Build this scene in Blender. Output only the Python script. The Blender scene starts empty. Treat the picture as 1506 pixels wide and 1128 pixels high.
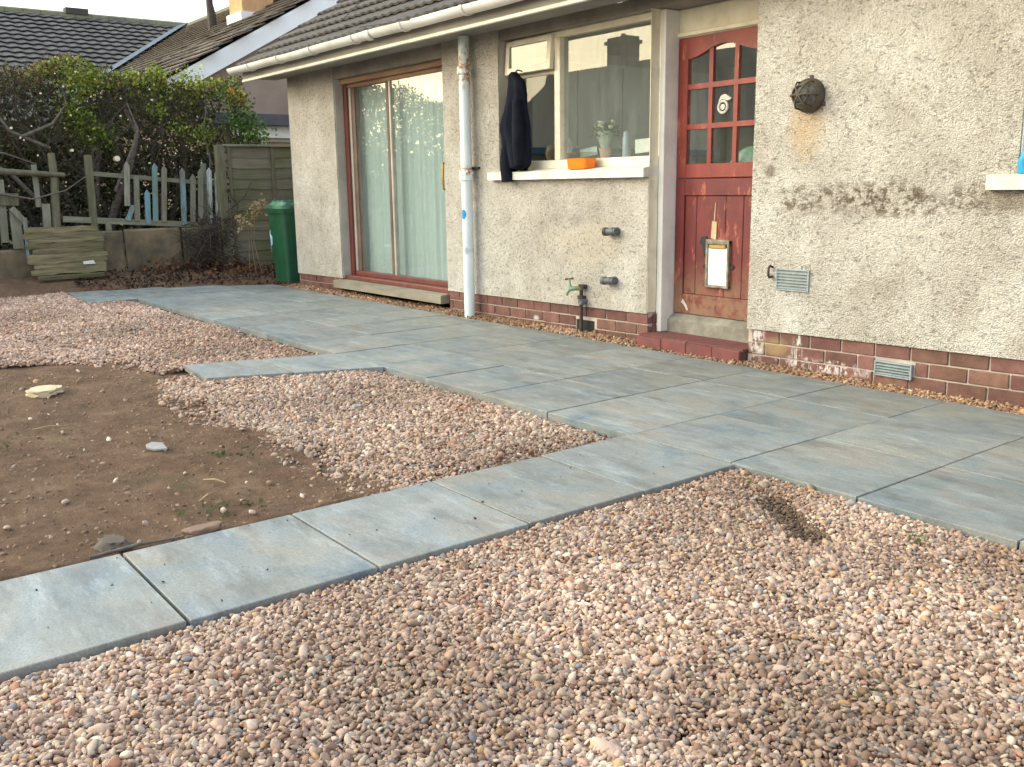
import bpy, bmesh, math, random
import numpy as np
from math import radians, sin, cos, pi, tan, atan2, sqrt
from mathutils import Vector, Matrix, Euler
random.seed(7)
RNG = np.random.default_rng(11)
S = bpy.context.scene
COL = S.collection

# ------------------------------------------------------------------ camera
cam_d = bpy.data.cameras.new('camera')
cam = bpy.data.objects.new('camera', cam_d)
COL.objects.link(cam)
S.camera = cam
cam_d.sensor_width = 36.0
cam_d.lens = 36.0 * 1394.83 / 1506.0
cam_d.clip_start = 0.05
cam_d.clip_end = 1500
yaw, pitch, roll = radians(52.4988), radians(11.7749), radians(0.80754)
fw = Vector((-sin(yaw) * cos(pitch), cos(yaw) * cos(pitch), -sin(pitch)))
rt = Vector((cos(yaw), sin(yaw), 0))
dn = fw.cross(rt)
r2 = rt * cos(roll) + dn * sin(roll)
d2 = -rt * sin(roll) + dn * cos(roll)
mt = Matrix((r2, -d2, -fw)).transposed().to_4x4()
mt.translation = Vector((0, 0, 1.2))
cam.matrix_world = mt

# ------------------------------------------------------------------ sky and sun
SUN_AZ = Vector((-0.66, -0.75)).normalized()
SUN_EL = radians(24)
w = bpy.data.worlds.new('World')
S.world = w
w.use_nodes = True
nt = w.node_tree
nt.nodes.clear()
def wn(t, **k):
    n = nt.nodes.new(t)
    for a, b in k.items(): setattr(n, a, b)
    return n
out = wn('ShaderNodeOutputWorld')
bg = wn('ShaderNodeBackground')
bg.inputs['Strength'].default_value = 0.1
sky = wn('ShaderNodeTexSky', sky_type='NISHITA', sun_disc=False)
sky.sun_elevation = SUN_EL
sky.sun_rotation = atan2(SUN_AZ.x, SUN_AZ.y)
tc = wn('ShaderNodeTexCoord')
sep = wn('ShaderNodeSeparateXYZ')
nt.links.new(tc.outputs['Generated'], sep.inputs[0])
ramp = wn('ShaderNodeValToRGB')            # thin evening cloud: pale near the horizon, bluer overhead
ramp.color_ramp.elements[0].position = 0.0
ramp.color_ramp.elements[0].color = (1.0, 0.96, 0.89, 1)
ramp.color_ramp.elements[1].position = 0.75
ramp.color_ramp.elements[1].color = (0.62, 0.78, 1.0, 1)
nt.links.new(sep.outputs['Z'], ramp.inputs[0])
dot = wn('ShaderNodeVectorMath', operation='DOT_PRODUCT')
nt.links.new(tc.outputs['Generated'], dot.inputs[0])
g = Vector((SUN_AZ.x, SUN_AZ.y, 0.25)).normalized()
dot.inputs[1].default_value = g
mr = wn('ShaderNodeMapRange', interpolation_type='SMOOTHSTEP')
mr.inputs['From Min'].default_value = 0.45
mr.inputs['From Max'].default_value = 1.0
nt.links.new(dot.outputs['Value'], mr.inputs['Value'])
glow = wn('ShaderNodeMixRGB', blend_type='MIX')
glow.inputs[1].default_value = (16.0, 16.0, 16.0, 1)
glow.inputs[2].default_value = (78.0, 66.0, 43.0, 1)
nt.links.new(mr.outputs[0], glow.inputs[0])
cl = wn('ShaderNodeMixRGB', blend_type='MULTIPLY')
cl.inputs[0].default_value = 1
nt.links.new(ramp.outputs[0], cl.inputs[1])
nt.links.new(glow.outputs[0], cl.inputs[2])
noi = wn('ShaderNodeTexNoise')
noi.inputs['Scale'].default_value = 2.2
noi.inputs['Detail'].default_value = 5
nt.links.new(tc.outputs['Generated'], noi.inputs['Vector'])
mr2 = wn('ShaderNodeMapRange')
mr2.inputs['From Min'].default_value = 0.3
mr2.inputs['From Max'].default_value = 0.7
mr2.inputs['To Min'].default_value = 0.78
mr2.inputs['To Max'].default_value = 0.98
nt.links.new(noi.outputs[0], mr2.inputs['Value'])
fin = wn('ShaderNodeMixRGB')
nt.links.new(mr2.outputs[0], fin.inputs[0])
nt.links.new(sky.outputs[0], fin.inputs[1])
nt.links.new(cl.outputs[0], fin.inputs[2])
nt.links.new(fin.outputs[0], bg.inputs['Color'])
nt.links.new(bg.outputs[0], out.inputs['Surface'])
ld = bpy.data.lights.new('sun', 'SUN')
ld.energy = 1.0
ld.angle = radians(16)
ld.color = (1.0, 0.95, 0.88)
lo = bpy.data.objects.new('sun', ld)
COL.objects.link(lo)
sd = Vector((SUN_AZ.x * cos(SUN_EL), SUN_AZ.y * cos(SUN_EL), sin(SUN_EL)))
lo.rotation_euler = (-sd).to_track_quat('-Z', 'Y').to_euler()
vs = S.view_settings
vs.view_transform = 'Standard'
vs.look = 'None'
vs.exposure = 0.29
vs.gamma = 1.0
vs.use_curve_mapping = False

# ------------------------------------------------------------------ helpers: objects
WO = {}
def link(o, pos, parent=None):
    WO[o.name] = Vector(pos)
    COL.objects.link(o) if o.name not in COL.objects else None
    if parent is not None:
        o.parent = parent
        o.location = Vector(pos) - WO[parent.name]
    else:
        o.location = pos
    return o
def tag(o, label=None, cat=None, group=None, kind=None):
    if label: o['label'] = label
    if cat: o['category'] = cat
    if group: o['group'] = group
    if kind: o['kind'] = kind
    return o
def thing(name, pos, label, cat, group=None):
    o = bpy.data.objects.new(name, None)
    o.empty_display_size = 0.1
    link(o, pos)
    return tag(o, label, cat, group)
def place(mesh, name, pos, rot=None, parent=None, scale=None):
    o = bpy.data.objects.new(name, mesh)
    link(o, pos, parent)
    if rot is not None: o.rotation_euler = rot
    if scale is not None: o.scale = scale
    return o

class MB:
    """collects geometry in world coordinates, builds ONE mesh object"""
    def __init__(s): s.v = []; s.f = []; s.c = []
    def add(s, vs, fs, col=None):
        n = len(s.v)
        s.v += [tuple(p) for p in vs]
        s.f += [tuple(i + n for i in f) for f in fs]
        if col is not None: s.c += [col] * len(fs)
        return s
    def box(s, x0, x1, y0, y1, z0, z1, b=0.0):
        x0, x1 = min(x0, x1), max(x0, x1); y0, y1 = min(y0, y1), max(y0, y1); z0, z1 = min(z0, z1), max(z0, z1)
        if b <= 0:
            s.add([(x0,y0,z0),(x1,y0,z0),(x1,y1,z0),(x0,y1,z0),(x0,y0,z1),(x1,y0,z1),(x1,y1,z1),(x0,y1,z1)],
                  [(0,3,2,1),(4,5,6,7),(0,1,5,4),(1,2,6,5),(2,3,7,6),(3,0,4,7)])
        else:
            vv, ff = cbox_vf(x1-x0, y1-y0, z1-z0, b)
            c = ((x0+x1)/2, (y0+y1)/2, (z0+z1)/2)
            s.add([(p[0]+c[0], p[1]+c[1], p[2]+c[2]) for p in vv], ff)
        return s
    def obox(s, p, q, wdt, th, up=(0,0,1), b=0.0):
        """box from p to q, width along up x dir"""
        p = Vector(p); q = Vector(q); d = (q-p); L = d.length; d.normalize()
        u = Vector(up); sdv = d.cross(u).normalized(); u = sdv.cross(d).normalized()
        vv, ff = cbox_vf(L, wdt, th, b) if b > 0 else cbox_vf(L, wdt, th, 0)
        m = (p+q)/2
        s.add([m + d*a[0] + sdv*a[1] + u*a[2] for a in vv], ff)
        return s
    def prism(s, poly, axis, a, b):
        """poly: 2D points; axis 'x': (y,z), 'y': (x,z), 'z': (x,y)"""
        n = len(poly)
        def P(p, t):
            return {'x': (t, p[0], p[1]), 'y': (p[0], t, p[1]), 'z': (p[0], p[1], t)}[axis]
        vs_ = [P(p, a) for p in poly] + [P(p, b) for p in poly]
        fs = [tuple(range(n)), tuple(reversed(range(n, 2*n)))]
        fs += [(i, i+n, (i+1) % n + n, (i+1) % n) for i in range(n)]
        s.add(vs_, fs)
        return s
    def tube(s, pts, rad, n=8, caps=True, col=None):
        pts = [Vector(p) for p in pts]
        if not hasattr(rad, '__len__'): rad = [rad]*len(pts)
        base = len(s.v); vs_ = []; fs = []
        prev = None
        for i, p in enumerate(pts):
            d = (pts[min(i+1, len(pts)-1)] - pts[max(i-1, 0)]).normalized()
            ref = Vector((0,0,1)) if abs(d.z) < 0.9 else Vector((1,0,0))
            a = d.cross(ref).normalized()
            if prev is not None:
                a2 = prev - d*prev.dot(d)
                if a2.length > 1e-4: a = a2.normalized()
            prev = a
            bb = d.cross(a)
            for k in range(n):
                t = 2*pi*k/n
                vs_.append(p + (a*cos(t) + bb*sin(t))*rad[i])
        for i in range(len(pts)-1):
            for k in range(n):
                fs.append((i*n+k, i*n+(k+1) % n, (i+1)*n+(k+1) % n, (i+1)*n+k))
        if caps:
            fs.append(tuple(reversed(range(n))))
            fs.append(tuple(range((len(pts)-1)*n, len(pts)*n)))
        s.add(vs_, fs, col)
        return s
    def lathe(s, prof, c, axis='z', n=24):
        """prof: list of (radius, height along axis)"""
        vs_ = []; fs = []
        for r, h in prof:
            for k in range(n):
                t = 2*pi*k/n
                a, b = r*cos(t), r*sin(t)
                vs_.append({'z': (c[0]+a, c[1]+b, c[2]+h), 'y': (c[0]+a, c[1]+h, c[2]+b), 'x': (c[0]+h, c[1]+a, c[2]+b)}[axis])
        for i in range(len(prof)-1):
            for k in range(n):
                fs.append((i*n+k, i*n+(k+1) % n, (i+1)*n+(k+1) % n, (i+1)*n+k))
        fs.append(tuple(reversed(range(n)))); fs.append(tuple(range((len(prof)-1)*n, len(prof)*n)))
        s.add(vs_, fs)
        return s
    def build(s, name, mat, parent=None, smooth=False, origin=None):
        v = np.array(s.v, dtype=float)
        if origin is None:
            lo_, hi = v.min(0), v.max(0)
            origin = ((lo_[0]+hi[0])/2, (lo_[1]+hi[1])/2, lo_[2])
        v = v - np.array(origin)
        me = bpy.data.meshes.new(name)
        me.from_pydata(v.tolist(), [], s.f)
        me.materials.append(mat)
        if s.c:
            at = me.attributes.new('col', 'FLOAT_COLOR', 'FACE')
            cc = np.ones((len(s.f), 4), dtype=np.float32)
            cc[:, :3] = np.array(s.c, dtype=np.float32)
            at.data.foreach_set('color', cc.ravel())
        bm = bmesh.new(); bm.from_mesh(me)
        if not s.c: bmesh.ops.recalc_face_normals(bm, faces=bm.faces)
        bm.to_mesh(me); bm.free()
        if smooth: me.shade_smooth() if smooth is True else me.set_sharp_from_angle(angle=radians(smooth))
        if smooth and smooth is not True:
            me.polygons.foreach_set('use_smooth', [True]*len(me.polygons))
            me.set_sharp_from_angle(angle=radians(smooth))
        o = bpy.data.objects.new(name, me)
        return link(o, origin, parent)

_cb = {}
def cbox_vf(sx, sy, sz, b):
    hx, hy, hz = sx/2, sy/2, sz/2
    if b <= 0:
        return ([(-hx,-hy,-hz),(hx,-hy,-hz),(hx,hy,-hz),(-hx,hy,-hz),(-hx,-hy,hz),(hx,-hy,hz),(hx,hy,hz),(-hx,hy,hz)],
                [(0,3,2,1),(4,5,6,7),(0,1,5,4),(1,2,6,5),(2,3,7,6),(3,0,4,7)])
    b = min(b, hx*0.49, hy*0.49, hz*0.49)
    V = []; idx = {}
    for sx_ in (-1, 1):
        for sy_ in (-1, 1):
            for sz_ in (-1, 1):
                for ax in range(3):
                    p = [sx_*(hx-b), sy_*(hy-b), sz_*(hz-b)]
                    p[ax] = (sx_*hx, sy_*hy, sz_*hz)[ax]
                    idx[(sx_, sy_, sz_, ax)] = len(V); V.append(tuple(p))
    F = []
    sg = (-1, 1)
    for ax in range(3):                                   # main faces
        o1, o2 = [(1, 2), (2, 0), (0, 1)][ax]
        for s_ in sg:
            q = []
            for a, c in ((-1,-1),(1,-1),(1,1),(-1,1)):
                k = [0,0,0]; k[ax] = s_; k[o1] = a; k[o2] = c
                q.append(idx[(*k, ax)])
            F.append(tuple(q if s_ > 0 else reversed(q)))
    for ax in range(3):                                   # edges along ax
        o1, o2 = [(1, 2), (2, 0), (0, 1)][ax]
        for a in sg:
            for c in sg:
                k1 = [0,0,0]; k1[ax] = -1; k1[o1] = a; k1[o2] = c
                k2 = list(k1); k2[ax] = 1
                q = [idx[(*k1, o1)], idx[(*k2, o1)], idx[(*k2, o2)], idx[(*k1, o2)]]
                F.append(tuple(reversed(q)) if a*c > 0 else tuple(q))
    for a in sg:
        for b_ in sg:
            for c in sg:
                q = [idx[(a,b_,c,0)], idx[(a,b_,c,1)], idx[(a,b_,c,2)]]
                F.append(tuple(q) if a*b_*c > 0 else tuple(reversed(q)))
    return V, F
def cbox_mesh(name, sx, sy, sz, b, mat, jit=0.0, seed=0):
    V, F = cbox_vf(sx, sy, sz, b)
    r = random.Random(seed)
    V = [tuple(c + r.uniform(-jit, jit) for c in p) for p in V]
    me = bpy.data.meshes.new(name)
    me.from_pydata(V, [], F); me.materials.append(mat)
    return me

# ------------------------------------------------------------------ helpers: materials
class NT:
    def __init__(s, name):
        s.m = bpy.data.materials.new(name); s.m.use_nodes = True
        s.t = s.m.node_tree; s.t.nodes.clear()
        s.out = s.n('ShaderNodeOutputMaterial')
        s.geo = s.n('ShaderNodeNewGeometry')
        s.pos = s.geo.outputs['Position']
    def n(s, t, **k):
        x = s.t.nodes.new(t)
        for a, b in k.items(): setattr(x, a, b)
        return x
    def set(s, sock, v):
        if isinstance(v, bpy.types.NodeSocket): s.t.links.new(v, sock)
        else:
            if isinstance(v, tuple) and len(v) == 3 and sock.type == 'RGBA': v = (*v, 1)
            sock.default_value = v
    def math(s, op, a, b=0.0, clamp=False):
        x = s.n('ShaderNodeMath', operation=op, use_clamp=clamp)
        s.set(x.inputs[0], a); s.set(x.inputs[1], b)
        return x.outputs[0]
    def scalev(s, v, k):
        x = s.n('ShaderNodeVectorMath', operation='MULTIPLY')
        s.set(x.inputs[0], v); x.inputs[1].default_value = k
        return x.outputs[0]
    def noise(s, scale, detail=4, rough=0.55, v=None, dist=0.0):
        x = s.n('ShaderNodeTexNoise')
        s.set(x.inputs['Vector'], v or s.pos)
        x.inputs['Scale'].default_value = scale; x.inputs['Detail'].default_value = detail
        x.inputs['Roughness'].default_value = rough; x.inputs['Distortion'].default_value = dist
        return x.outputs[0]
    def voro(s, scale, feature='F1', out='Distance', v=None, rnd=1.0):
        x = s.n('ShaderNodeTexVoronoi', feature=feature)
        s.set(x.inputs['Vector'], v or s.pos)
        x.inputs['Scale'].default_value = scale
        x.inputs['Randomness'].default_value = rnd
        return x.outputs[out]
    def ramp(s, fac, els):
        x = s.n('ShaderNodeValToRGB')
        cr = x.color_ramp
        while len(cr.elements) < len(els): cr.elements.new(0.5)
        for e, (p, c) in zip(cr.elements, els):
            e.position = p
            e.color = (*c, 1) if isinstance(c, tuple) else (c, c, c, 1)
        s.set(x.inputs[0], fac)
        return x.outputs[0]
    def map(s, v, a, b, c=0.0, d=1.0):
        x = s.n('ShaderNodeMapRange')
        s.set(x.inputs['Value'], v)
        for i, k in zip(('From Min', 'From Max', 'To Min', 'To Max'), (a, b, c, d)): x.inputs[i].default_value = k
        return x.outputs[0]
    def mix(s, f, a, b, mode='MIX'):
        x = s.n('ShaderNodeMixRGB', blend_type=mode)
        s.set(x.inputs[0], f); s.set(x.inputs[1], a); s.set(x.inputs[2], b)
        return x.outputs[0]
    def xyz(s, v=None):
        x = s.n('ShaderNodeSeparateXYZ'); s.set(x.inputs[0], v or s.pos)
        return x.outputs
    def blob(s, ax, az, cx, cz, rx, rz, nz=0.5, ns=6.0):
        """soft elliptical stain 0..1 with a noisy edge; ax/az sockets"""
        a = s.math('DIVIDE', s.math('SUBTRACT', ax, cx), rx)
        b = s.math('DIVIDE', s.math('SUBTRACT', az, cz), rz)
        d = s.math('ADD', s.math('MULTIPLY', a, a), s.math('MULTIPLY', b, b))
        d = s.math('ADD', d, s.math('MULTIPLY', s.math('SUBTRACT', s.noise(ns, 5), 0.5), nz*4))
        return s.map(d, 1.0, 0.15)
    def randcol(s, col, amt, hue=0.0):
        oi = s.n('ShaderNodeObjectInfo')
        h = s.n('ShaderNodeHueSaturation')
        s.set(h.inputs['Color'], col)
        s.set(h.inputs['Value'], s.map(oi.outputs['Random'], 0, 1, 1-amt, 1+amt))
        if hue:
            r2_ = s.math('FRACT', s.math('MULTIPLY', oi.outputs['Random'], 7.31))
            s.set(h.inputs['Hue'], s.map(r2_, 0, 1, 0.5-hue, 0.5+hue))
        return h.outputs[0]
    def bump(s, h, strength=0.5, dist=0.01, normal=None):
        x = s.n('ShaderNodeBump')
        x.inputs['Strength'].default_value = strength; x.inputs['Distance'].default_value = dist
        s.set(x.inputs['Height'], h)
        if normal is not None: s.set(x.inputs['Normal'], normal)
        return x.outputs[0]
    def fin(s, col, rough=0.7, nrm=None, metal=0.0, spec=0.5, alpha=None, sss=None, trans=None):
        p = s.n('ShaderNodeBsdfPrincipled')
        s.set(p.inputs['Base Color'], col); s.set(p.inputs['Roughness'], rough)
        s.set(p.inputs['Metallic'], metal); s.set(p.inputs['Specular IOR Level'], spec)
        if nrm is not None: s.set(p.inputs['Normal'], nrm)
        sh = p.outputs[0]
        if trans is not None:
            tl = s.n('ShaderNodeBsdfTranslucent'); s.set(tl.inputs['Color'], col)
            mx = s.n('ShaderNodeMixShader'); mx.inputs[0].default_value = trans
            s.t.links.new(sh, mx.inputs[1]); s.t.links.new(tl.outputs[0], mx.inputs[2]); sh = mx.outputs[0]
        s.t.links.new(sh, s.out.inputs['Surface'])
        return s.m

def simple(name, c1, c2=None, scale=6.0, rough=0.6, bump=0.15, bscale=60.0, bdist=0.004, rnd=0.0, hue=0.0, metal=0.0, stretch=None, spec=0.5, extra=None, trans=None, dirt=0.0):
    a = NT(name)
    c2 = c2 or tuple(x*0.75 for x in c1)
    v = a.scalev(a.pos, stretch) if stretch else a.pos
    col = a.ramp(a.noise(scale, 6, 0.6, v), [(0.32, c2), (0.68, c1)])
    if dirt:
        col = a.mix(a.map(a.noise(3.1, 7, 0.7), 0.48, 0.75, 0, dirt), col, (0.10, 0.08, 0.055))
    if extra: col = extra(a, col)
    if rnd: col = a.randcol(col, rnd, hue)
    nrm = a.bump(a.noise(bscale, 4, 0.6, v), bump, bdist) if bump else None
    return a.fin(col, rough, nrm, metal, spec, trans=trans)

# pebble-dashed render
def dash(name, right):
    a = NT(name)
    x, y, z = a.xyz()
    base = a.ramp(a.noise(1.1, 6, 0.6), [(0.3, (0.47, 0.44, 0.405)), (0.5, (0.57, 0.548, 0.515)), (0.72, (0.635, 0.62, 0.595))])
    vc = a.n('ShaderNodeTexVoronoi'); a.set(vc.inputs['Vector'], a.pos); vc.inputs['Scale'].default_value = 115
    cell = a.n('ShaderNodeSeparateColor'); a.set(cell.inputs[0], vc.outputs['Color'])
    base = a.mix(1.0, base, a.ramp(cell.outputs[0], [(0.0, (0.78, 0.75, 0.73)), (0.35, (0.95, 0.94, 0.92)), (0.8, (1.05, 1.03, 1.0)), (1.0, (1.14, 1.12, 1.08))]), 'MULTIPLY')
    pit = a.map(a.noise(46, 4, 0.65, a.scalev(a.pos, (0.75, 1, 1.3))), 0.60, 0.66)
    base = a.mix(a.math('MULTIPLY', pit, 0.38 if right else 0.22), base, (0.20, 0.165, 0.13))
    base = a.mix(1.0, base, a.ramp(a.noise(4.2, 7, 0.72), [(0.34, (0.80, 0.775, 0.74)), (0.62, (1.04, 1.04, 1.03))]), 'MULTIPLY')
    base = a.mix(a.map(a.noise(9.5, 6, 0.72), 0.62, 0.72, 0, 0.5), base, (0.26, 0.215, 0.17))
    # grimy blotches
    g1 = a.map(a.noise(2.3, 7, 0.65), 0.54, 0.72, 0, 0.35)
    base = a.mix(g1, base, (0.33, 0.28, 0.215))
    if right:
        band = a.blob(x, z, -3.15, 1.09, 0.90, 0.115, 0.6, 5.0)
        speck = a.map(a.noise(16, 7, 0.8, a.scalev(a.pos, (0.85, 1, 1.1))), 0.47, 0.56)
        base = a.mix(a.math('MULTIPLY', a.math('MULTIPLY', band, speck), 1.0), base, (0.10, 0.07, 0.05))
        base = a.mix(a.math('MULTIPLY', band, 0.18), base, (0.32, 0.26, 0.19))
        ru = a.blob(x, z, -3.665, 1.53, 0.16, 0.24, 0.16, 8.0)
        base = a.mix(a.math('MULTIPLY', ru, 0.42), base, (0.50, 0.30, 0.09))
        d3 = a.blob(x, z, -2.35, 1.10, 0.30, 0.09, 0.3, 10.0)
        base = a.mix(a.math('MULTIPLY', d3, 0.6), base, (0.2, 0.16, 0.12))
        sp_ = a.math('MULTIPLY', a.map(z, 0.75, 0.25), a.map(a.noise(7, 7, 0.75), 0.45, 0.65))
        base = a.mix(a.math('MULTIPLY', sp_, 0.35), base, (0.30, 0.25, 0.18))
        d4 = a.blob(x, z, -3.92, 1.27, 0.05, 0.05, 0.25, 14.0)
        base = a.mix(a.math('MULTIPLY', d4, 0.7), base, (0.16, 0.12, 0.09))
        e1 = a.blob(x, z, -3.72, 0.32, 0.09, 0.17, 0.25, 9.0)
        base = a.mix(a.math('MULTIPLY', e1, 0.5), base, (0.7, 0.66, 0.62))
        top = a.math('MULTIPLY', a.map(z, 1.95, 2.5), a.map(a.noise(5, 6, 0.7), 0.35, 0.6))  # roof shade over the wall top, put into the colour
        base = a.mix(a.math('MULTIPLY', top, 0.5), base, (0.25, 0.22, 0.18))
    else:
        d1 = a.blob(x, z, -5.83, 0.92, 0.13, 0.06, 0.35, 12.0)
        base = a.mix(a.math('MULTIPLY', d1, 0.55), base, (0.27, 0.25, 0.24))
        d2_ = a.blob(x, z, -5.75, 0.75, 0.55, 0.22, 0.4, 4.0)
        base = a.mix(a.math('MULTIPLY', d2_, 0.25), base, (0.62, 0.50, 0.34))
        # shade of the eaves painted in, darker towards the wall top
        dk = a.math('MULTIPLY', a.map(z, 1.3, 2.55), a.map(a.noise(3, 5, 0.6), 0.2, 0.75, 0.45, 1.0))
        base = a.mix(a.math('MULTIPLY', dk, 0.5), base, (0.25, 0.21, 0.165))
    h1 = a.math('SUBTRACT', 0.6, vc.outputs['Distance'])
    h = a.math('ADD', a.math('MULTIPLY', h1, 1.0), a.math('MULTIPLY', a.noise(170, 3, 0.6), 0.5))
    h = a.math('SUBTRACT', h, a.math('MULTIPLY', pit, 0.7))
    nrm = a.bump(h, 1.0, 0.0085)
    return a.fin(base, 0.93, nrm, spec=0.2)
M = {}
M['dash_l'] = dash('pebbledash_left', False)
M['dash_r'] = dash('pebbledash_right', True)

def brick_mat():
    a = NT('brick')
    x, y, z = a.xyz()
    col = a.ramp(a.noise(11, 5, 0.65), [(0.28, (0.105, 0.054, 0.046)), (0.5, (0.160, 0.078, 0.064)), (0.75, (0.215, 0.115, 0.095))])
    col = a.randcol(col, 0.22, 0.012)
    # lime bloom running down the brickwork by the step
    for cx, cz, rx, rz in ((-3.98, 0.17, 0.075, 0.16), (-3.66, 0.15, 0.05, 0.13), (-3.45, 0.06, 0.4, 0.05)):
        s_ = a.blob(x, z, cx, cz, rx, rz, 0.42, 22.0)
        s_ = a.math('MULTIPLY', s_, a.map(a.noise(34, 5, 0.7, a.scalev(a.pos, (1, 1, 0.45))), 0.47, 0.56))
        col = a.mix(a.math('MULTIPLY', s_, 0.85), col, (0.62, 0.58, 0.56))
    s_ = a.blob(x, z, -3.84, 0.14, 0.14, 0.07, 0.3, 9.0)
    col = a.mix(a.math('MULTIPLY', s_, 0.6), col, (0.33, 0.24, 0.11))
    s_ = a.blob(x, z, -6.38, 0.07, 0.045, 0.03, 0.05, 9.0)
    col = a.mix(s_, col, (0.42, 0.42, 0.43))
    nrm = a.bump(a.noise(75, 5, 0.7), 0.5, 0.005)
    return a.fin(col, 0.85, nrm, spec=0.25)
M['brick'] = brick_mat()
M['mortar'] = simple('mortar', (0.52, 0.44, 0.38), (0.36, 0.30, 0.25), 9, 0.95, 0.5, 90)
M['wall_smooth'] = simple('smooth_render', (0.30, 0.27, 0.235), (0.19, 0.17, 0.145), 4, 0.9, 0.3, 50)
M['reveal'] = simple('smooth_reveal', (0.46, 0.44, 0.39), (0.33, 0.31, 0.27), 4, 0.9, 0.3, 50)
M['soffit'] = simple('soffit_board', (0.36, 0.34, 0.31), (0.22, 0.205, 0.185), 4, 0.8, 0.2, 40, stretch=(0.3, 1, 1))
M['cream'] = simple('cream_paint', (0.82, 0.77, 0.63), (0.68, 0.61, 0.47), 5, 0.45, 0.15, 40, dirt=0.35)
M['white_timber'] = simple('white_timber_paint', (0.82, 0.81, 0.78), (0.68, 0.66, 0.61), 4, 0.5, 0.15, 40, stretch=(1, 1, 0.25), dirt=0.25)
M['sill'] = simple('sill_paint', (0.76, 0.74, 0.66), (0.62, 0.58, 0.47), 5, 0.5, 0.2, 50, dirt=0.3)
M['gutter'] = simple('gutter_plastic', (0.85, 0.85, 0.83), (0.70, 0.685, 0.64), 4, 0.35, 0.05, 30, stretch=(0.35, 1, 1), dirt=0.3)
M['bargeboard'] = simple('white_bargeboard', (0.80, 0.84, 0.88), (0.74, 0.77, 0.80), 3, 0.4, 0.05, 30)
def pipe_mat():
    a = NT('painted_iron_pipe')
    x, y, z = a.xyz()
    col = a.ramp(a.noise(4, 6), [(0.3, (0.60, 0.68, 0.70)), (0.7, (0.74, 0.80, 0.82))])
    rust = a.mix(a.noise(30, 4), (0.22, 0.10, 0.035), (0.52, 0.27, 0.08))
    streak = a.noise(9, 6, 0.65, a.scalev(a.pos, (6, 6, 0.6)))
    for cz, up in ((2.24, 0.34), (1.33, 0.06)):
        m_ = a.math('MULTIPLY', a.map(a.math('ABSOLUTE', a.math('SUBTRACT', z, cz)), up, 0.02), 0.5)
        m_ = a.map(a.math('ADD', m_, a.math('MULTIPLY', streak, 0.85)), 0.62, 0.80)
        m_ = a.math('MULTIPLY', m_, a.map(a.noise(21, 5, 0.7), 0.47, 0.56))
        col = a.mix(m_, col, rust)
    col = a.mix(a.map(a.noise(60, 2), 0.72, 0.74), col, (0.20, 0.22, 0.24))
    y_ = x
    d = a.blob(x, z, -7.245, 0.95, 0.032, 0.048, 0.02, 20.0)
    col = a.mix(a.map(d, 0.05, 0.2), col, (0.005, 0.22, 0.55))
    d = a.blob(x, z, -7.225, 0.62, 0.03, 0.04, 0.15, 30.0)
    col = a.mix(a.math('MULTIPLY', d, 0.7), col, (0.25, 0.33, 0.40))
    return a.fin(col, 0.45, a.bump(a.noise(50, 4), 0.2, 0.004))
M['pipe'] = pipe_mat()
def red_mat(name, base, pale, bare, amt):
    a = NT(name)
    x, y, z = a.xyz()
    v = a.scalev(a.pos, (1, 1, 0.28))
    col = a.ramp(a.noise(7, 6, 0.6, v), [(0.3, base), (0.7, pale)])
    col = a.mix(a.map(a.noise(3.1, 7, 0.7), 0.45, 0.7, 0, 0.5), col, (base[0]*0.55, base[1]*0.6, base[2]*0.6))
    ch = a.map(a.noise(16, 7, 0.75, v), 0.56, 0.64, 0, amt)
    col = a.mix(ch, col, bare)
    low = a.math('MULTIPLY', a.map(z, 0.66, 0.32), a.map(a.noise(10, 6, 0.7), 0.36, 0.54))
    col = a.mix(a.math('MULTIPLY', low, 0.75), col, (0.24, 0.15, 0.085))
    return a.fin(col, 0.5, a.bump(a.noise(40, 5, 0.6, v), 0.25, 0.004))
M['door_up'] = red_mat('orange_red_door_paint', (0.185, 0.022, 0.020), (0.30, 0.048, 0.030), (0.46, 0.20, 0.12), 0.75)
M['door_low'] = red_mat('dark_red_door_paint', (0.115, 0.015, 0.019), (0.205, 0.030, 0.028), (0.42, 0.12, 0.07), 0.9)
M['pd_frame'] = simple('red_brown_frame', (0.19, 0.045, 0.032), (0.10, 0.028, 0.022), 9, 0.55, 0.3, 40, stretch=(1, 1, 0.3), dirt=0.2)
M['pd_head'] = simple('weathered_head_timber', (0.36, 0.22, 0.14), (0.20, 0.11, 0.07), 9, 0.7, 0.3, 40, stretch=(0.2, 1, 1))
M['alu'] = simple('dull_aluminium', (0.52, 0.50, 0.44), (0.40, 0.37, 0.32), 5, 0.45, 0.1, 30, metal=0.3)
M['stile'] = simple('brown_stile', (0.17, 0.10, 0.07), (0.10, 0.06, 0.045), 5, 0.55, 0.1, 30)
M['brass'] = simple('brass', (0.62, 0.42, 0.13), (0.40, 0.26, 0.09), 12, 0.4, 0.1, 60, metal=0.8)
M['old_sill'] = simple('weathered_grey_sill', (0.30, 0.27, 0.21), (0.19, 0.165, 0.125), 8, 0.85, 0.5, 60, stretch=(0.3, 1, 2))
M['concrete'] = simple('old_concrete', (0.30, 0.28, 0.235), (0.16, 0.145, 0.12), 9, 0.9, 0.5, 70, dirt=0.6)
M['red_step'] = simple('red_step_paint', (0.20, 0.050, 0.050), (0.125, 0.036, 0.036), 12, 0.75, 0.6, 60, rnd=0.08, dirt=0.7)
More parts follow.
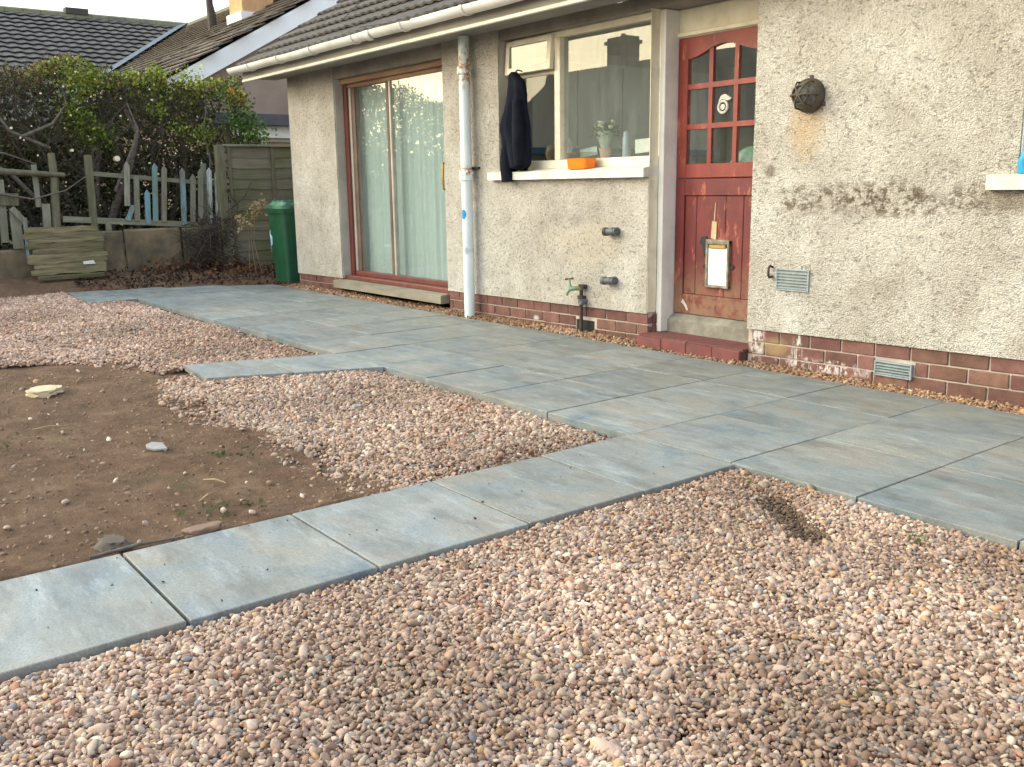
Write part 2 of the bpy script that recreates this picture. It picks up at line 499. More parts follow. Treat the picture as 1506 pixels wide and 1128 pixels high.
def glass_mat(name, ior, tint, rough=0.0, film=(0.025, 0.08)):
    a = NT(name)
    fr = a.n('ShaderNodeFresnel'); a.set(fr.inputs['IOR'], a.map(a.geo.outputs['Backfacing'], 0, 1, ior, 1/ior))
    tr = a.n('ShaderNodeBsdfTransparent'); tr.inputs[0].default_value = (*tint, 1)
    gl = a.n('ShaderNodeBsdfGlossy'); gl.inputs['Roughness'].default_value = rough
    a.set(gl.inputs['Normal'], a.bump(a.noise(1.6, 2), 0.05, 0.004))
    mx = a.n('ShaderNodeMixShader')
    a.t.links.new(fr.outputs[0], mx.inputs[0]); a.t.links.new(tr.outputs[0], mx.inputs[1]); a.t.links.new(gl.outputs[0], mx.inputs[2])
    # thin diffuse film: grime, and an even painted haze on the kitchen pane
    df = a.n('ShaderNodeBsdfDiffuse'); df.inputs[0].default_value = (0.50, 0.54, 0.50, 1)
    m2 = a.n('ShaderNodeMixShader')
    v = a.scalev(a.pos, (2.2, 2.2, 0.45))
    a.set(m2.inputs[0], a.map(a.noise(6, 6, 0.7, v), 0.4, 0.75, film[0], film[1]))
    a.t.links.new(mx.outputs[0], m2.inputs[1]); a.t.links.new(df.outputs[0], m2.inputs[2])
    a.t.links.new(m2.outputs[0], a.out.inputs['Surface'])
    return a.m
M['glass'] = glass_mat('window_glass', 1.8, (0.97, 0.985, 0.98))
M['glass_clear'] = glass_mat('clear_casement_glass', 1.42, (0.98, 0.99, 0.99), 0.0, (0.0, 0.02))
M['glass_haze'] = glass_mat('hazy_kitchen_glass', 1.75, (0.95, 0.975, 0.965), 0.0, (0.07, 0.13))  # stronger film paints a pale haze over the pane
M['curtain'] = simple('mint_curtain', (0.76, 0.93, 0.91), (0.70, 0.88, 0.86), 3, 0.9, 0.2, 90, stretch=(1, 1, 0.2), trans=0.45)
M['room'] = simple('room_wall', (0.66, 0.63, 0.57), (0.60, 0.57, 0.52), 2, 0.8, 0.0)
M['room_floor'] = simple('room_floor', (0.13, 0.11, 0.09), None, 2, 0.6, 0.0)
M['cabinet'] = simple('cabinet_white', (0.80, 0.80, 0.76), (0.72, 0.72, 0.68), 3, 0.4, 0.0)
M['blue_trim'] = simple('blue_trim', (0.04, 0.20, 0.42), None, 4, 0.4, 0.0)

def slab_mat():
    a = NT('blue_grey_slab')
    oi = a.n('ShaderNodeObjectInfo')
    off = a.n('ShaderNodeVectorMath', operation='MULTIPLY_ADD')
    a.set(off.inputs[0], oi.outputs['Random']); off.inputs[1].default_value = (37, 91, 13); a.set(off.inputs[2], a.pos)
    v = off.outputs[0]
    col = a.ramp(a.noise(2.6, 6, 0.62, v, 0.6), [(0.28, (0.105, 0.145, 0.185)), (0.40, (0.180, 0.210, 0.218)), (0.54, (0.230, 0.240, 0.226)), (0.68, (0.270, 0.242, 0.205))])
    v2 = a.scalev(v, (1.0, 2.4, 1))
    col = a.mix(a.map(a.noise(3.4, 7, 0.7, v2), 0.50, 0.74, 0, 0.55), col, (0.33, 0.36, 0.375))
    col = a.mix(a.map(a.noise(3.0, 7, 0.7, a.scalev(v, (1.0, 3.0, 1.7))), 0.52, 0.68, 0, 0.6), col, (0.125, 0.125, 0.12))
    col = a.mix(a.map(a.noise(19, 5, 0.8, v), 0.64, 0.76, 0, 0.5), col, (0.09, 0.085, 0.07))
    col = a.mix(a.map(a.voro(38, v=v), 0.10, 0.05, 0, 0.6), col, (0.06, 0.06, 0.055))
    col = a.mix(a.map(a.noise(1.3, 5, 0.6), 0.42, 0.70, 0, 0.35), col, (0.235, 0.205, 0.165))
    col = a.mix(a.map(a.noise(90, 3, 0.7, v), 0.45, 0.75, 0, 0.22), col, (0.13, 0.14, 0.13))
    col = a.mix(1.0, col, a.ramp(a.noise(130, 4, 0.75, v), [(0.30, 0.74), (0.70, 1.22)]), 'MULTIPLY')
    col = a.mix(a.map(a.noise(4.6, 9, 0.72, a.scalev(v, (0.6, 1.5, 1))), 0.50, 0.66, 0, 0.55), col, (0.110, 0.103, 0.090))
    col = a.mix(a.map(a.noise(6, 9, 0.78, a.scalev(v, (0.5, 2.2, 1))), 0.54, 0.66, 0, 0.5), col, (0.38, 0.40, 0.40))
    col = a.randcol(col, 0.13, 0.02)
    ro = a.map(a.noise(5, 5, 0.6, v), 0.3, 0.7, 0.5, 0.72)
    h = a.math('ADD', a.math('MULTIPLY', a.noise(7, 5, 0.6, v), 1.0), a.math('MULTIPLY', a.noise(150, 4, 0.7, v), 0.22))
    return a.fin(col, ro, a.bump(h, 0.28, 0.012), spec=0.4)
M['slab'] = slab_mat()
M['bedding'] = simple('sandy_bedding', (0.14, 0.115, 0.085), (0.075, 0.06, 0.045), 20, 0.95, 0.5, 80)
def soil_mat():
    a = NT('bare_soil')
    col = a.ramp(a.noise(3.2, 8, 0.68), [(0.25, (0.135, 0.078, 0.048)), (0.5, (0.215, 0.132, 0.084)), (0.75, (0.315, 0.210, 0.135))])
    col = a.mix(a.map(a.noise(14, 6, 0.75), 0.45, 0.7, 0, 0.6), col, (0.085, 0.050, 0.033))
    col = a.mix(a.map(a.noise(2.1, 6, 0.7, a.scalev(a.pos, (1, 1.7, 1))), 0.58, 0.70, 0, 0.45), col, (0.10, 0.105, 0.045))
    col = a.mix(a.map(a.voro(55), 0.16, 0.08, 0, 0.55), col, (0.34, 0.26, 0.19))
    h = a.math('ADD', a.noise(24, 7, 0.75), a.math('MULTIPLY', a.noise(130, 4, 0.7), 0.35))
    return a.fin(col, 0.96, a.bump(h, 1.0, 0.04), spec=0.15)
M['soil'] = soil_mat()
M['dark_soil'] = simple('damp_soil', (0.085, 0.06, 0.042), (0.035, 0.026, 0.02), 9, 0.95, 0.8, 60, bdist=0.02)
M['ground'] = simple('far_ground', (0.09, 0.10, 0.05), (0.10, 0.08, 0.055), 0.4, 0.95, 0.5, 12, bdist=0.03)
def pebble_mat():
    a = NT('pebble')
    at = a.n('ShaderNodeAttribute', attribute_type='INSTANCER', attribute_name='col')
    tcn = a.n('ShaderNodeTexCoord')
    k = a.ramp(a.noise(55, 5, 0.7), [(0.3, 0.80), (0.7, 1.15)])
    col = a.mix(1.0, at.outputs['Color'], k, 'MULTIPLY')
    return a.fin(col, 0.72, a.bump(a.noise(260, 3, 0.6), 0.25, 0.002), spec=0.35)
M['pebble'] = pebble_mat()

def wood(name, c1, c2, green=0.0, rnd=0.15, horiz=True):
    a = NT(name)
    v = a.scalev(a.pos, (1, 0.12, 1.6) if horiz else (1, 1, 0.14))
    col = a.ramp(a.noise(22, 7, 0.65, v), [(0.28, c2), (0.7, c1)])
    col = a.randcol(col, rnd)
    if green:
        gm = a.map(a.noise(2.0, 6, 0.65), 0.40, 0.68, 0, green)
        col = a.mix(gm, col, (0.085, 0.115, 0.022))
    return a.fin(col, 0.88, a.bump(a.noise(45, 6, 0.7, v), 0.6, 0.006), spec=0.2)
M['fence_wood'] = wood('larch_fence_board', (0.215, 0.195, 0.155), (0.135, 0.122, 0.095), 0.65)
M['post_wood'] = wood('green_post', (0.20, 0.185, 0.13), (0.095, 0.09, 0.06), 0.4, horiz=False)
M['picket_grey'] = wood('weathered_picket', (0.30, 0.295, 0.24), (0.16, 0.155, 0.12), 0.3, horiz=False)
M['rail_grey'] = wood('weathered_rail', (0.28, 0.27, 0.21), (0.14, 0.14, 0.10), 0.45)
M['stack_wood'] = wood('split_weathered_board', (0.26, 0.215, 0.13), (0.075, 0.06, 0.04), 0.35, 0.35)
def painted_picket(name, paint, frac):
    a = NT(name)
    v = a.scalev(a.pos, (1, 1, 0.18))
    col = a.ramp(a.noise(30, 6, 0.65, v), [(0.3, (0.11, 0.11, 0.085)), (0.7, (0.22, 0.22, 0.18))])
    col = a.mix(a.map(a.noise(11, 6, 0.7, v), frac+0.07, frac-0.07), col, paint)
    return a.fin(col, 0.8, a.bump(a.noise(45, 6, 0.7, v), 0.5, 0.005))
M['picket_teal'] = painted_picket('flaking_teal_picket', (0.15, 0.27, 0.25), 0.52)
M['picket_blue'] = painted_picket('flaking_blue_picket', (0.17, 0.32, 0.38), 0.50)
M['picket_white'] = painted_picket('flaking_white_picket', (0.58, 0.64, 0.62), 0.50)
M['bin'] = simple('green_bin_plastic', (0.012, 0.095, 0.045), (0.008, 0.065, 0.030), 4, 0.42, 0.1, 60, dirt=0.12)
M['bin_lid'] = simple('green_bin_lid', (0.10, 0.26, 0.17), (0.012, 0.07, 0.04), 6, 0.45, 0.2, 60, dirt=0.3)
M['label_blue'] = simple('torn_blue_sticker', (0.62, 0.72, 0.78), (0.10, 0.30, 0.50), 22, 0.6, 0.1, 60)
M['conc_block'] = simple('mossy_retaining_concrete', (0.24, 0.18, 0.11), (0.075, 0.068, 0.045), 4, 0.92, 0.7, 40, bdist=0.012, dirt=0.5)
M['bark'] = simple('grey_brown_bark', (0.17, 0.145, 0.120), (0.075, 0.062, 0.050), 20, 0.9, 0.7, 90)
M['twig'] = simple('dark_twig', (0.085, 0.066, 0.052), (0.04, 0.031, 0.025), 20, 0.9, 0.3, 90)
M['cut_wood'] = simple('pale_cut_wood', (0.80, 0.72, 0.56), (0.72, 0.60, 0.44), 20, 0.8, 0.1, 90)
def leaf_mat():
    a = NT('leaf')
    at = a.n('ShaderNodeAttribute', attribute_type='GEOMETRY', attribute_name='col')
    return a.fin(at.outputs['Color'], 0.6, None, spec=0.3, trans=0.35)
M['leaf'] = leaf_mat()
M['tile'] = simple('weathered_concrete_tile', (0.120, 0.103, 0.090), (0.060, 0.053, 0.048), 7, 0.9, 0.6, 60, rnd=0.22)
M['tile_far'] = simple('grey_brown_pantile', (0.090, 0.081, 0.074), (0.055, 0.051, 0.049), 1.5, 0.9, 0.3, 30, rnd=0.12)
M['tile_b'] = simple('brown_plain_tile', (0.150, 0.124, 0.100), (0.080, 0.068, 0.056), 3, 0.9, 0.5, 40, rnd=0.2)
M['ridge_moss'] = simple('mossy_ridge_tile', (0.20, 0.20, 0.105), (0.115, 0.105, 0.075), 3, 0.9, 0.4, 40, rnd=0.15)
M['lead'] = simple('lead_flashing', (0.085, 0.115, 0.155), (0.05, 0.065, 0.09), 3, 0.6, 0.2, 20)
M['chimney'] = simple('orange_tan_brick', (0.62, 0.37, 0.18), (0.46, 0.26, 0.13), 5, 0.9, 0.4, 40)
M['pink_render'] = simple('pinkish_brown_render', (0.34, 0.265, 0.215), (0.245, 0.185, 0.15), 1.6, 0.95, 0.8, 60, bdist=0.01)
M['dark_fascia'] = simple('dark_grey_fascia', (0.075, 0.078, 0.095), None, 3, 0.6, 0.1, 20)
M['white_paint'] = simple('white_paint', (0.80, 0.80, 0.78), (0.74, 0.74, 0.72), 4, 0.5, 0.05, 30)
M['tan'] = simple('tan_blind', (0.50, 0.36, 0.25), None, 4, 0.7, 0.05, 30)
M['iron'] = simple('dark_iron', (0.060, 0.048, 0.040), (0.035, 0.024, 0.018), 20, 0.75, 0.5, 90)
M['rusty'] = simple('rusty_enamel', (0.105, 0.082, 0.055), (0.045, 0.034, 0.024), 16, 0.7, 0.6, 70)
M['lens'] = simple('dirty_lens', (0.055, 0.048, 0.036), (0.15, 0.15, 0.14), 40, 0.5, 0.6, 60)
M['galv'] = simple('galvanised_louvre', (0.34, 0.39, 0.41), (0.24, 0.28, 0.29), 12, 0.55, 0.2, 60, metal=0.35)
M['dark'] = simple('void_shade', (0.02, 0.018, 0.016), None, 4, 0.9, 0.0)  # near-black stands in for shade inside openings
M['verdigris'] = simple('verdigris_brass', (0.20, 0.40, 0.33), (0.36, 0.27, 0.12), 30, 0.6, 0.3, 60, metal=0.3)
M['plastic_grey'] = simple('grey_plastic_pipe', (0.115, 0.13, 0.145), (0.07, 0.08, 0.09), 20, 0.6, 0.2, 60)
M['navy'] = simple('navy_cloth', (0.012, 0.014, 0.026), (0.007, 0.008, 0.014), 8, 0.95, 0.6, 70, bdist=0.01, spec=0.15)
M['orange'] = simple('orange_plastic', (0.88, 0.20, 0.006), (0.80, 0.17, 0.005), 4, 0.35, 0.05, 40)
M['clear_lid'] = glass_mat('clear_plastic', 1.35, (0.85, 0.83, 0.80), 0.15)
M['flap'] = simple('white_plastic_flap', (0.76, 0.82, 0.86), (0.70, 0.76, 0.80), 3, 0.35, 0.05, 40)
M['bare_wood'] = simple('bare_pale_wood', (0.62, 0.50, 0.31), (0.45, 0.33, 0.19), 14, 0.8, 0.3, 60, stretch=(1, 1, 0.3))
M['black'] = simple('black_tape', (0.02, 0.024, 0.028), None, 8, 0.7, 0.2, 60)
M['plaster'] = simple('pale_plastic', (0.62, 0.60, 0.56), None, 8, 0.5, 0.1, 60)
M['leaf_green'] = simple('pot_plant_leaf', (0.06, 0.13, 0.045), (0.03, 0.07, 0.025), 20, 0.5, 0.1, 60)
M['flower'] = simple('cream_flower', (0.80, 0.80, 0.60), (0.66, 0.70, 0.45), 30, 0.6, 0.1, 60)
M['pot'] = simple('pink_white_pot', (0.62, 0.45, 0.40), (0.50, 0.34, 0.30), 20, 0.6, 0.1, 60)
M['wrap'] = simple('clear_wrap', (0.50, 0.58, 0.55), (0.35, 0.42, 0.39), 30, 0.3, 0.3, 60)
M['bottle'] = simple('blue_grey_can', (0.42, 0.48, 0.60), (0.34, 0.40, 0.52), 20, 0.3, 0.0, 60)
M['paper'] = simple('white_paper', (0.80, 0.82, 0.80), (0.74, 0.76, 0.75), 5, 0.6, 0.1, 40)
M['blue_soft'] = simple('bright_blue_plastic', (0.02, 0.33, 0.55), (0.01, 0.27, 0.48), 5, 0.35, 0.05, 40)
M['green_bag'] = simple('green_and_grey_bag', (0.10, 0.52, 0.05), (0.45, 0.55, 0.62), 9, 0.5, 0.3, 30)
M['pale_stone'] = simple('pale_cream_stone', (0.56, 0.47, 0.30), (0.44, 0.35, 0.22), 14, 0.8, 0.4, 60)
M['slate'] = simple('grey_stone', (0.15, 0.13, 0.115), (0.09, 0.08, 0.07), 14, 0.8, 0.4, 60)
M['dark_stone'] = simple('dark_brown_stone', (0.105, 0.080, 0.062), (0.06, 0.046, 0.036), 14, 0.85, 0.4, 60)
M['clay'] = simple('clay_fragment', (0.24, 0.15, 0.10), (0.16, 0.10, 0.07), 14, 0.85, 0.4, 60)
M['shard'] = simple('pale_shard', (0.37, 0.34, 0.30), (0.26, 0.23, 0.20), 14, 0.5, 0.2, 60)
M['straw'] = simple('dry_stalk', (0.42, 0.32, 0.17), (0.28, 0.20, 0.10), 14, 0.85, 0.2, 60)

# ------------------------------------------------------------------ numeric noise for terrain
def vnoise(x, y, f, seed):
    x = np.asarray(x, float)*f + seed*17.3; y = np.asarray(y, float)*f + seed*5.7
    xi, yi = np.floor(x), np.floor(y); fx, fy = x-xi, y-yi
    fx = fx*fx*(3-2*fx); fy = fy*fy*(3-2*fy)
    def h(a, b):
        t = np.sin(a*127.1 + b*311.7 + seed*74.7)*43758.5453
        return t - np.floor(t)
    return (h(xi, yi)*(1-fx)+h(xi+1, yi)*fx)*(1-fy) + (h(xi, yi+1)*(1-fx)+h(xi+1, yi+1)*fx)*fy
def fbm(x, y, f, seed=0, o=4):
    s_ = 0; a_ = 0.5
    for i in range(o):
        s_ = s_ + a_*(vnoise(x, y, f*2**i, seed+i)-0.5); a_ *= 0.5
    return s_
def grid_mesh(name, x0, x1, y0, y1, step, fz, mat, kind='structure', label=None):
    nx = int((x1-x0)/step)+1; ny = int((y1-y0)/step)+1
    X, Y = np.meshgrid(np.linspace(x0, x1, nx), np.linspace(y0, y1, ny))
    Z = fz(X, Y)
    V = np.stack([X.ravel(), Y.ravel(), Z.ravel()], 1)
    i = np.arange(nx*ny).reshape(ny, nx)
    F = np.stack([i[:-1, :-1].ravel(), i[:-1, 1:].ravel(), i[1:, 1:].ravel(), i[1:, :-1].ravel()], 1)
    me = bpy.data.meshes.new(name); me.from_pydata(V.tolist(), [], F.tolist()); me.materials.append(mat)
    me.shade_smooth()
    o = bpy.data.objects.new(name, me); link(o, (0, 0, 0))
    o['kind'] = kind
    return o

# ================================================================== GROUND
b_ = MB()
b_.add([(-400,-400,-0.16),(400,-400,-0.16),(400,400,-0.16),(-400,400,-0.16)], [(0,1,2,3)])
tag(b_.build('ground', M['ground'], origin=(0,0,-0.16)), kind='structure')
def soil_z(x, y):
    z = -0.035 + 0.035*fbm(x, y, 1.1, 3) + 0.034*fbm(x, y, 6, 5, 4) + 0.018*fbm(x, y, 22, 8, 2)
    z = np.where(x < -12.2, z + 0.20*np.clip((-12.2-x)/0.85, 0, 1)**1.3, z)
    under = (x > -12.6) & (y > 3.1) | ((x > -3.3) & (x < -2.5)) | (x > -2.6)
    z = np.where((x > -12.35) & (y > 3.12), -0.085, z)
    z = np.where(x > -3.3, -0.075 + 0.01*fbm(x, y, 6, 2), z)
    z = np.where((x < -10.9) & (x > -12.55) & (y > 2.55) & (y < 3.4), np.minimum(z, -0.06), z)
    z = np.where((x < -4.5) & (x > -6.62) & (y > 2.0) & (y < 3.3), np.minimum(z, -0.055), z)
    # soil fills up to the edge of the near path
    edge = np.clip((x + 3.62)/0.35, 0, 1) * (x < -3.27) * (y < 1.95)
    z = z + edge*0.012
    return z
grid_mesh('soil', -13.25, -3.24, -2.5, 6.2, 0.034, soil_z, M['soil'])
grid_mesh('gravel_bed', -3.24, 3.0, -3.0, 5.2, 0.12, lambda x, y: -0.075 + 0.012*fbm(x, y, 3, 1), M['bedding'])

# ------------------------------------------------------------------ paving
slab_id = [0]
def slab_quad(parent, c, th=0.045, z=0.0):
    """one slab from four ground corners (counter-clockwise)"""
    r = random.Random(100 + slab_id[0]); slab_id[0] += 1
    c = [(p[0]+r.uniform(-.0025, .0025), p[1]+r.uniform(-.0025, .0025)) for p in c]
    cx = sum(p[0] for p in c)/4; cy = sum(p[1] for p in c)/4
    g_, b = (0.0055 if th < 0.042 else 0.0026), 0.0025
    tx, ty, dz = r.uniform(-.004, .004), r.uniform(-.004, .004), r.uniform(-.002, .002)
    def inset(p, d):
        v = Vector((p[0]-cx, p[1]-cy)); s_ = (v.length - d*1.41)/v.length
        return (v.x*s_, v.y*s_)
    V = []
    for d, zz in ((g_, -th), (g_, -b), (g_+b, 0)):
        for p in c:
            q = inset(p, d); V.append((q[0], q[1], zz + z + dz + tx*q[0] + ty*q[1]))
    F = [(3,2,1,0), (8,9,10,11)]
    for k in (0, 4):
        for i in range(4):
            j = (i+1) % 4
            F.append((k+i, k+j, k+4+j, k+4+i))
    me = bpy.data.meshes.new('slab'); me.from_pydata(V, [], F); me.materials.append(M['slab'])
    return place(me, 'paving_slab', (cx, cy, 0), None, parent)
pb = MB().prism([(-12.2, 3.215), (2.0, 3.215), (2.0, 4.99), (-11.4, 4.99), (-11.85, 4.7)], 'z', -0.085, -0.042)
pb.prism([(-12.4, 2.78), (-11.1, 2.70), (-11.1, 3.2), (-12.3, 3.2)], 'z', -0.085, -0.042)
terrace = tag(pb.build('patio', M['bedding'], origin=(-5, 4, -0.085)), kind='structure')
xs = [1.715, 1.1, 0.485, -0.13, -0.745, -1.36, -1.972, -2.59, -3.215, -3.85, -4.46, -5.075, -5.69, -6.305, -6.92, -7.535, -8.15, -8.765, -9.38, -9.995, -10.61, -11.225, -11.84, -12.32]
ys = [3.19, 3.835, 4.43, 5.02]
def yy(i, x): return ys[i] + (0.03 if i == 0 and x > -3.2 else 0)*0
for i in range(len(xs)-1):
    x1, x0 = xs[i], xs[i+1]
    for j in range(3):
        if i == 22 and j == 1: x0c = -12.15
        elif i == 22 and j == 2: continue
        else: x0c = x0
        c = [(x0c, ys[j]), (x1, ys[j]), (x1, ys[j+1]), (x0c, ys[j+1])]
        if i == 21 and j == 2: c = [(x0, ys[j]), (x1, ys[j]), (x1, ys[j+1]), (-11.55, ys[j+1])]
        if i == 22 and j == 1: c = [(x0c, ys[j]), (x1, ys[j]), (x1, ys[j+1]+.08), (-12.0, ys[j+1])]
        slab_quad(terrace, c)
slab_quad(terrace, [(-11.84, 2.70), (-11.12, 2.66), (-11.12, 3.185), (-11.84, 3.185)])
slab_quad(terrace, [(-12.50, 2.75), (-11.845, 2.70), (-11.845, 3.185), (-12.40, 3.185)])
path = tag(MB().box(-3.21, -2.575, -1.6, 3.18, -0.073, -0.042).build('path', M['bedding'], origin=(-2.9, 1, -0.073)), kind='structure')
py_ = [3.185, 2.625, 2.035, 1.41, 0.79, 0.19, -0.41, -1.01, -1.6]
for j in range(len(py_)-1):
    slab_quad(path, [(-3.225, py_[j+1]), (-2.555, py_[j+1]), (-2.555, py_[j]), (-3.225, py_[j])], th=0.04)
sp = tag(MB().prism([(-6.55, 2.17), (-6.03, 2.12), (-5.6, 3.17), (-6.28, 3.17)], 'z', -0.085, -0.042).build('short_path', M['bedding'], origin=(-6, 2.6, -0.085)), kind='structure')
slab_quad(sp, [(-6.57, 2.15), (-6.01, 2.10), (-5.80, 2.62), (-6.44, 2.66)], th=0.04, z=0.004)
slab_quad(sp, [(-6.44, 2.668), (-5.797, 2.628), (-5.575, 3.18), (-6.31, 3.18)], th=0.04, z=0.002)

# ------------------------------------------------------------------ gravel (instanced pebbles)
pcol = bpy.data.collections.new('pebble_shapes')
def pebble_shape(i):
    bm = bmesh.new(); bmesh.ops.create_icosphere(bm, subdivisions=2, radius=0.5)
    r = random.Random(i*9+1)
    ph = [r.uniform(0, 6) for _ in range(6)]
    cut = Vector((r.uniform(-1, 1), r.uniform(-1, 1), r.uniform(-1, 1))).normalized()
    for v in bm.verts:
        p = v.co.copy()
        k = 1 + 0.12*sin(5*p.x+ph[0]) + 0.12*sin(5*p.y+ph[1]) + 0.10*sin(6*p.z+ph[2]) + 0.08*sin(9*p.x+7*p.y+ph[3])
        d = p.dot(cut)
        if d > 0.30: p -= cut*(d-0.30)*0.8
        v.co = Vector((p.x*1.0, p.y*r.uniform(.86, .90), p.z*0.72))*k
    me = bpy.data.meshes.new('pebble'); bm.to_mesh(me); bm.free(); me.materials.append(M['pebble']); me.shade_smooth()
    o = bpy.data.objects.new('pebble_shape_' + 'abcdefgh'[i], me)
    pcol.objects.link(o)
for i in range(8): pebble_shape(i)
gn = bpy.data.node_groups.new('scatter_pebbles', 'GeometryNodeTree')
gn.interface.new_socket('Geometry', in_out='INPUT', socket_type='NodeSocketGeometry')
gn.interface.new_socket('Geometry', in_out='OUTPUT', socket_type='NodeSocketGeometry')
gi = gn.nodes.new('NodeGroupInput'); go = gn.nodes.new('NodeGroupOutput')
ci = gn.nodes.new('GeometryNodeCollectionInfo'); ci.inputs['Collection'].default_value = pcol
ci.inputs['Separate Children'].default_value = True; ci.inputs['Reset Children'].default_value = True
ip = gn.nodes.new('GeometryNodeInstanceOnPoints'); ip.inputs['Pick Instance'].default_value = True
def na(name, ty):
    x = gn.nodes.new('GeometryNodeInputNamedAttribute'); x.data_type = ty; x.inputs['Name'].default_value = name
    return [o for o in x.outputs if o.enabled and o.name == 'Attribute'][0]
gn.links.new(gi.outputs[0], ip.inputs['Points'])
gn.links.new(ci.outputs[0], ip.inputs['Instance'])
gn.links.new(na('idx', 'INT'), ip.inputs['Instance Index'])
gn.links.new(na('rot', 'FLOAT_VECTOR'), ip.inputs['Rotation'])
gn.links.new(na('scl', 'FLOAT_VECTOR'), ip.inputs['Scale'])
gn.links.new(ip.outputs[0], go.inputs[0])
PAL = np.array([(0.50,0.385,0.315),(0.42,0.315,0.255),(0.55,0.45,0.375),(0.35,0.255,0.20),(0.45,0.35,0.275),(0.29,0.205,0.15),(0.38,0.33,0.295),(0.30,0.29,0.285),(0.65,0.58,0.49),(0.48,0.335,0.19),(0.225,0.15,0.105),(0.42,0.245,0.175),(0.46,0.41,0.33),(0.25,0.27,0.30)])
PW = np.array([18,15,14,11,13,8,5,2,8,4,5,3,8,1.0]); PW /= PW.sum()
def inpoly(x, y, poly):
    ins = np.zeros(len(x), bool); n = len(poly)
    for i in range(n):
        x1, y1 = poly[i]; x2, y2 = poly[(i+1) % n]
        c = ((y1 > y) != (y2 > y)) & (x < (x2-x1)*(y-y1)/((y2-y1) if y2 != y1 else 1e-9) + x1)
        ins ^= c
    return ins
def gravel(name, poly, s_, zf, size, layers=2, keep=None, tint=(0.86, 0.84, 0.80), label=None, flat=1.0):
    P = np.array(poly); x0, y0 = P.min(0); x1, y1 = P.max(0)
    pts = []
    for L in range(layers):
        gx = np.arange(x0, x1, s_); gy = np.arange(y0, y1, s_*0.866)
        X, Y = np.meshgrid(gx, gy); X = X + (np.arange(len(gy)) % 2)[:, None]*s_*0.5 + L*s_*0.37
        X = X.ravel() + RNG.uniform(-.42, .42, X.size)*s_; Y = Y.ravel() + RNG.uniform(-.42, .42, Y.size)*s_
        m = inpoly(X, Y, poly)
        X, Y = X[m], Y[m]
        if keep is not None:
            m = RNG.random(len(X)) < keep(X, Y); X, Y = X[m], Y[m]
        Z = zf(X, Y) - (layers-1-L)*size*0.42 + RNG.uniform(-.32, .30, len(X))*size
        pts.append(np.stack([X, Y, Z], 1))
    pts = np.concatenate(pts)
    n = len(pts)
    me = bpy.data.meshes.new(name); me.vertices.add(n)
    me.vertices.foreach_set('co', pts.astype(np.float32).ravel())
    rot = np.stack([RNG.normal(0, 0.55, n), RNG.normal(0, 0.55, n), RNG.uniform(0, 6.28, n)], 1)
    sc = size*np.exp(RNG.normal(0, 0.30, n))
    scl = np.stack([sc*RNG.uniform(1.0, 1.4, n), sc*RNG.uniform(.75, 1.05, n), sc*RNG.uniform(.6, .95, n)], 1)
    ci_ = RNG.choice(len(PAL), n, p=PW)
    col = PAL[ci_]*np.exp(RNG.normal(0, 0.14, (n, 1)))*np.array(tint)
    patch = 1 + 0.75*fbm(pts[:, 0], pts[:, 1], 1.3, 21, 4)
    damp = np.clip(0.5 + 2.2*fbm(pts[:, 0]+3, pts[:, 1], 1.7, 27, 4), 0, 1)[:, None]
    col = col*(1 - 0.36*damp*np.array([0.88, 1.0, 1.12]))
    col = np.clip(col*patch[:, None], 0, .85)
    a = me.attributes.new('rot', 'FLOAT_VECTOR', 'POINT'); a.data.foreach_set('vector', rot.astype(np.float32).ravel())
    a = me.attributes.new('scl', 'FLOAT_VECTOR', 'POINT'); a.data.foreach_set('vector', scl.astype(np.float32).ravel())
    a = me.attributes.new('idx', 'INT', 'POINT'); a.data.foreach_set('value', RNG.integers(0, 8, n).astype(np.int32))
    a = me.attributes.new('col', 'FLOAT_COLOR', 'POINT'); a.data.foreach_set('color', np.concatenate([col, np.ones((n, 1))], 1).astype(np.float32).ravel())
    me.materials.append(M['pebble'])
    o = bpy.data.objects.new(name, me); link(o, (0, 0, 0))
    md = o.modifiers.new('scatter', 'NODES'); md.node_group = gn
    o['kind'] = 'stuff'
    if label: o['label'] = label; o['category'] = 'gravel'
    return o
def seg_d(x, y, a, b):
    a = np.array(a, float); b = np.array(b, float); d = b-a
    t = np.clip(((x-a[0])*d[0]+(y-a[1])*d[1])/(d@d), 0, 1)
    return np.hypot(x-a[0]-t*d[0], y-a[1]-t*d[1])
def z1(x, y):
    e = np.minimum(np.minimum((x+2.55)/0.18, (3.18-y)/0.22), 1)
    z = -0.017 + 0.006*np.clip(e, 0, 1) + 0.05*fbm(x, y, 1.6, 4, 3)*np.clip(e, 0.15, 1)
    z -= 0.035*np.exp(-(seg_d(x, y, (-2.20, 2.96), (-1.85, 2.73))/0.075)**2)
    z -= 0.014*np.exp(-(seg_d(x, y, (-1.31, 1.42), (-1.36, 1.67))/0.035)**2)
    z -= 0.018*np.exp(-(seg_d(x, y, (-1.37, 1.98), (-1.33, 2.12))/0.05)**2)
    z -= 0.012*np.clip((x+2.0)/1.0, 0, 1)*(y > 2.7)
    return z
def k1(x, y):
    d = seg_d(x, y, (-2.20, 2.96), (-1.85, 2.73))
    d2_ = seg_d(x, y, (-1.31, 1.42), (-1.36, 1.67))
    return np.where(d < 0.060, 0.30, np.where(d2_ < 0.010, 0.30, 1.0))
gravel('gravel', [(-2.545, -0.9), (0.9, -0.9), (0.9, 3.18), (-2.545, 3.18)], 0.0152, z1, 0.0163, 3, k1, tint=(0.98, 0.875, 0.815), label='pinkish brown pebble gravel in the foreground, beside the near slab path')
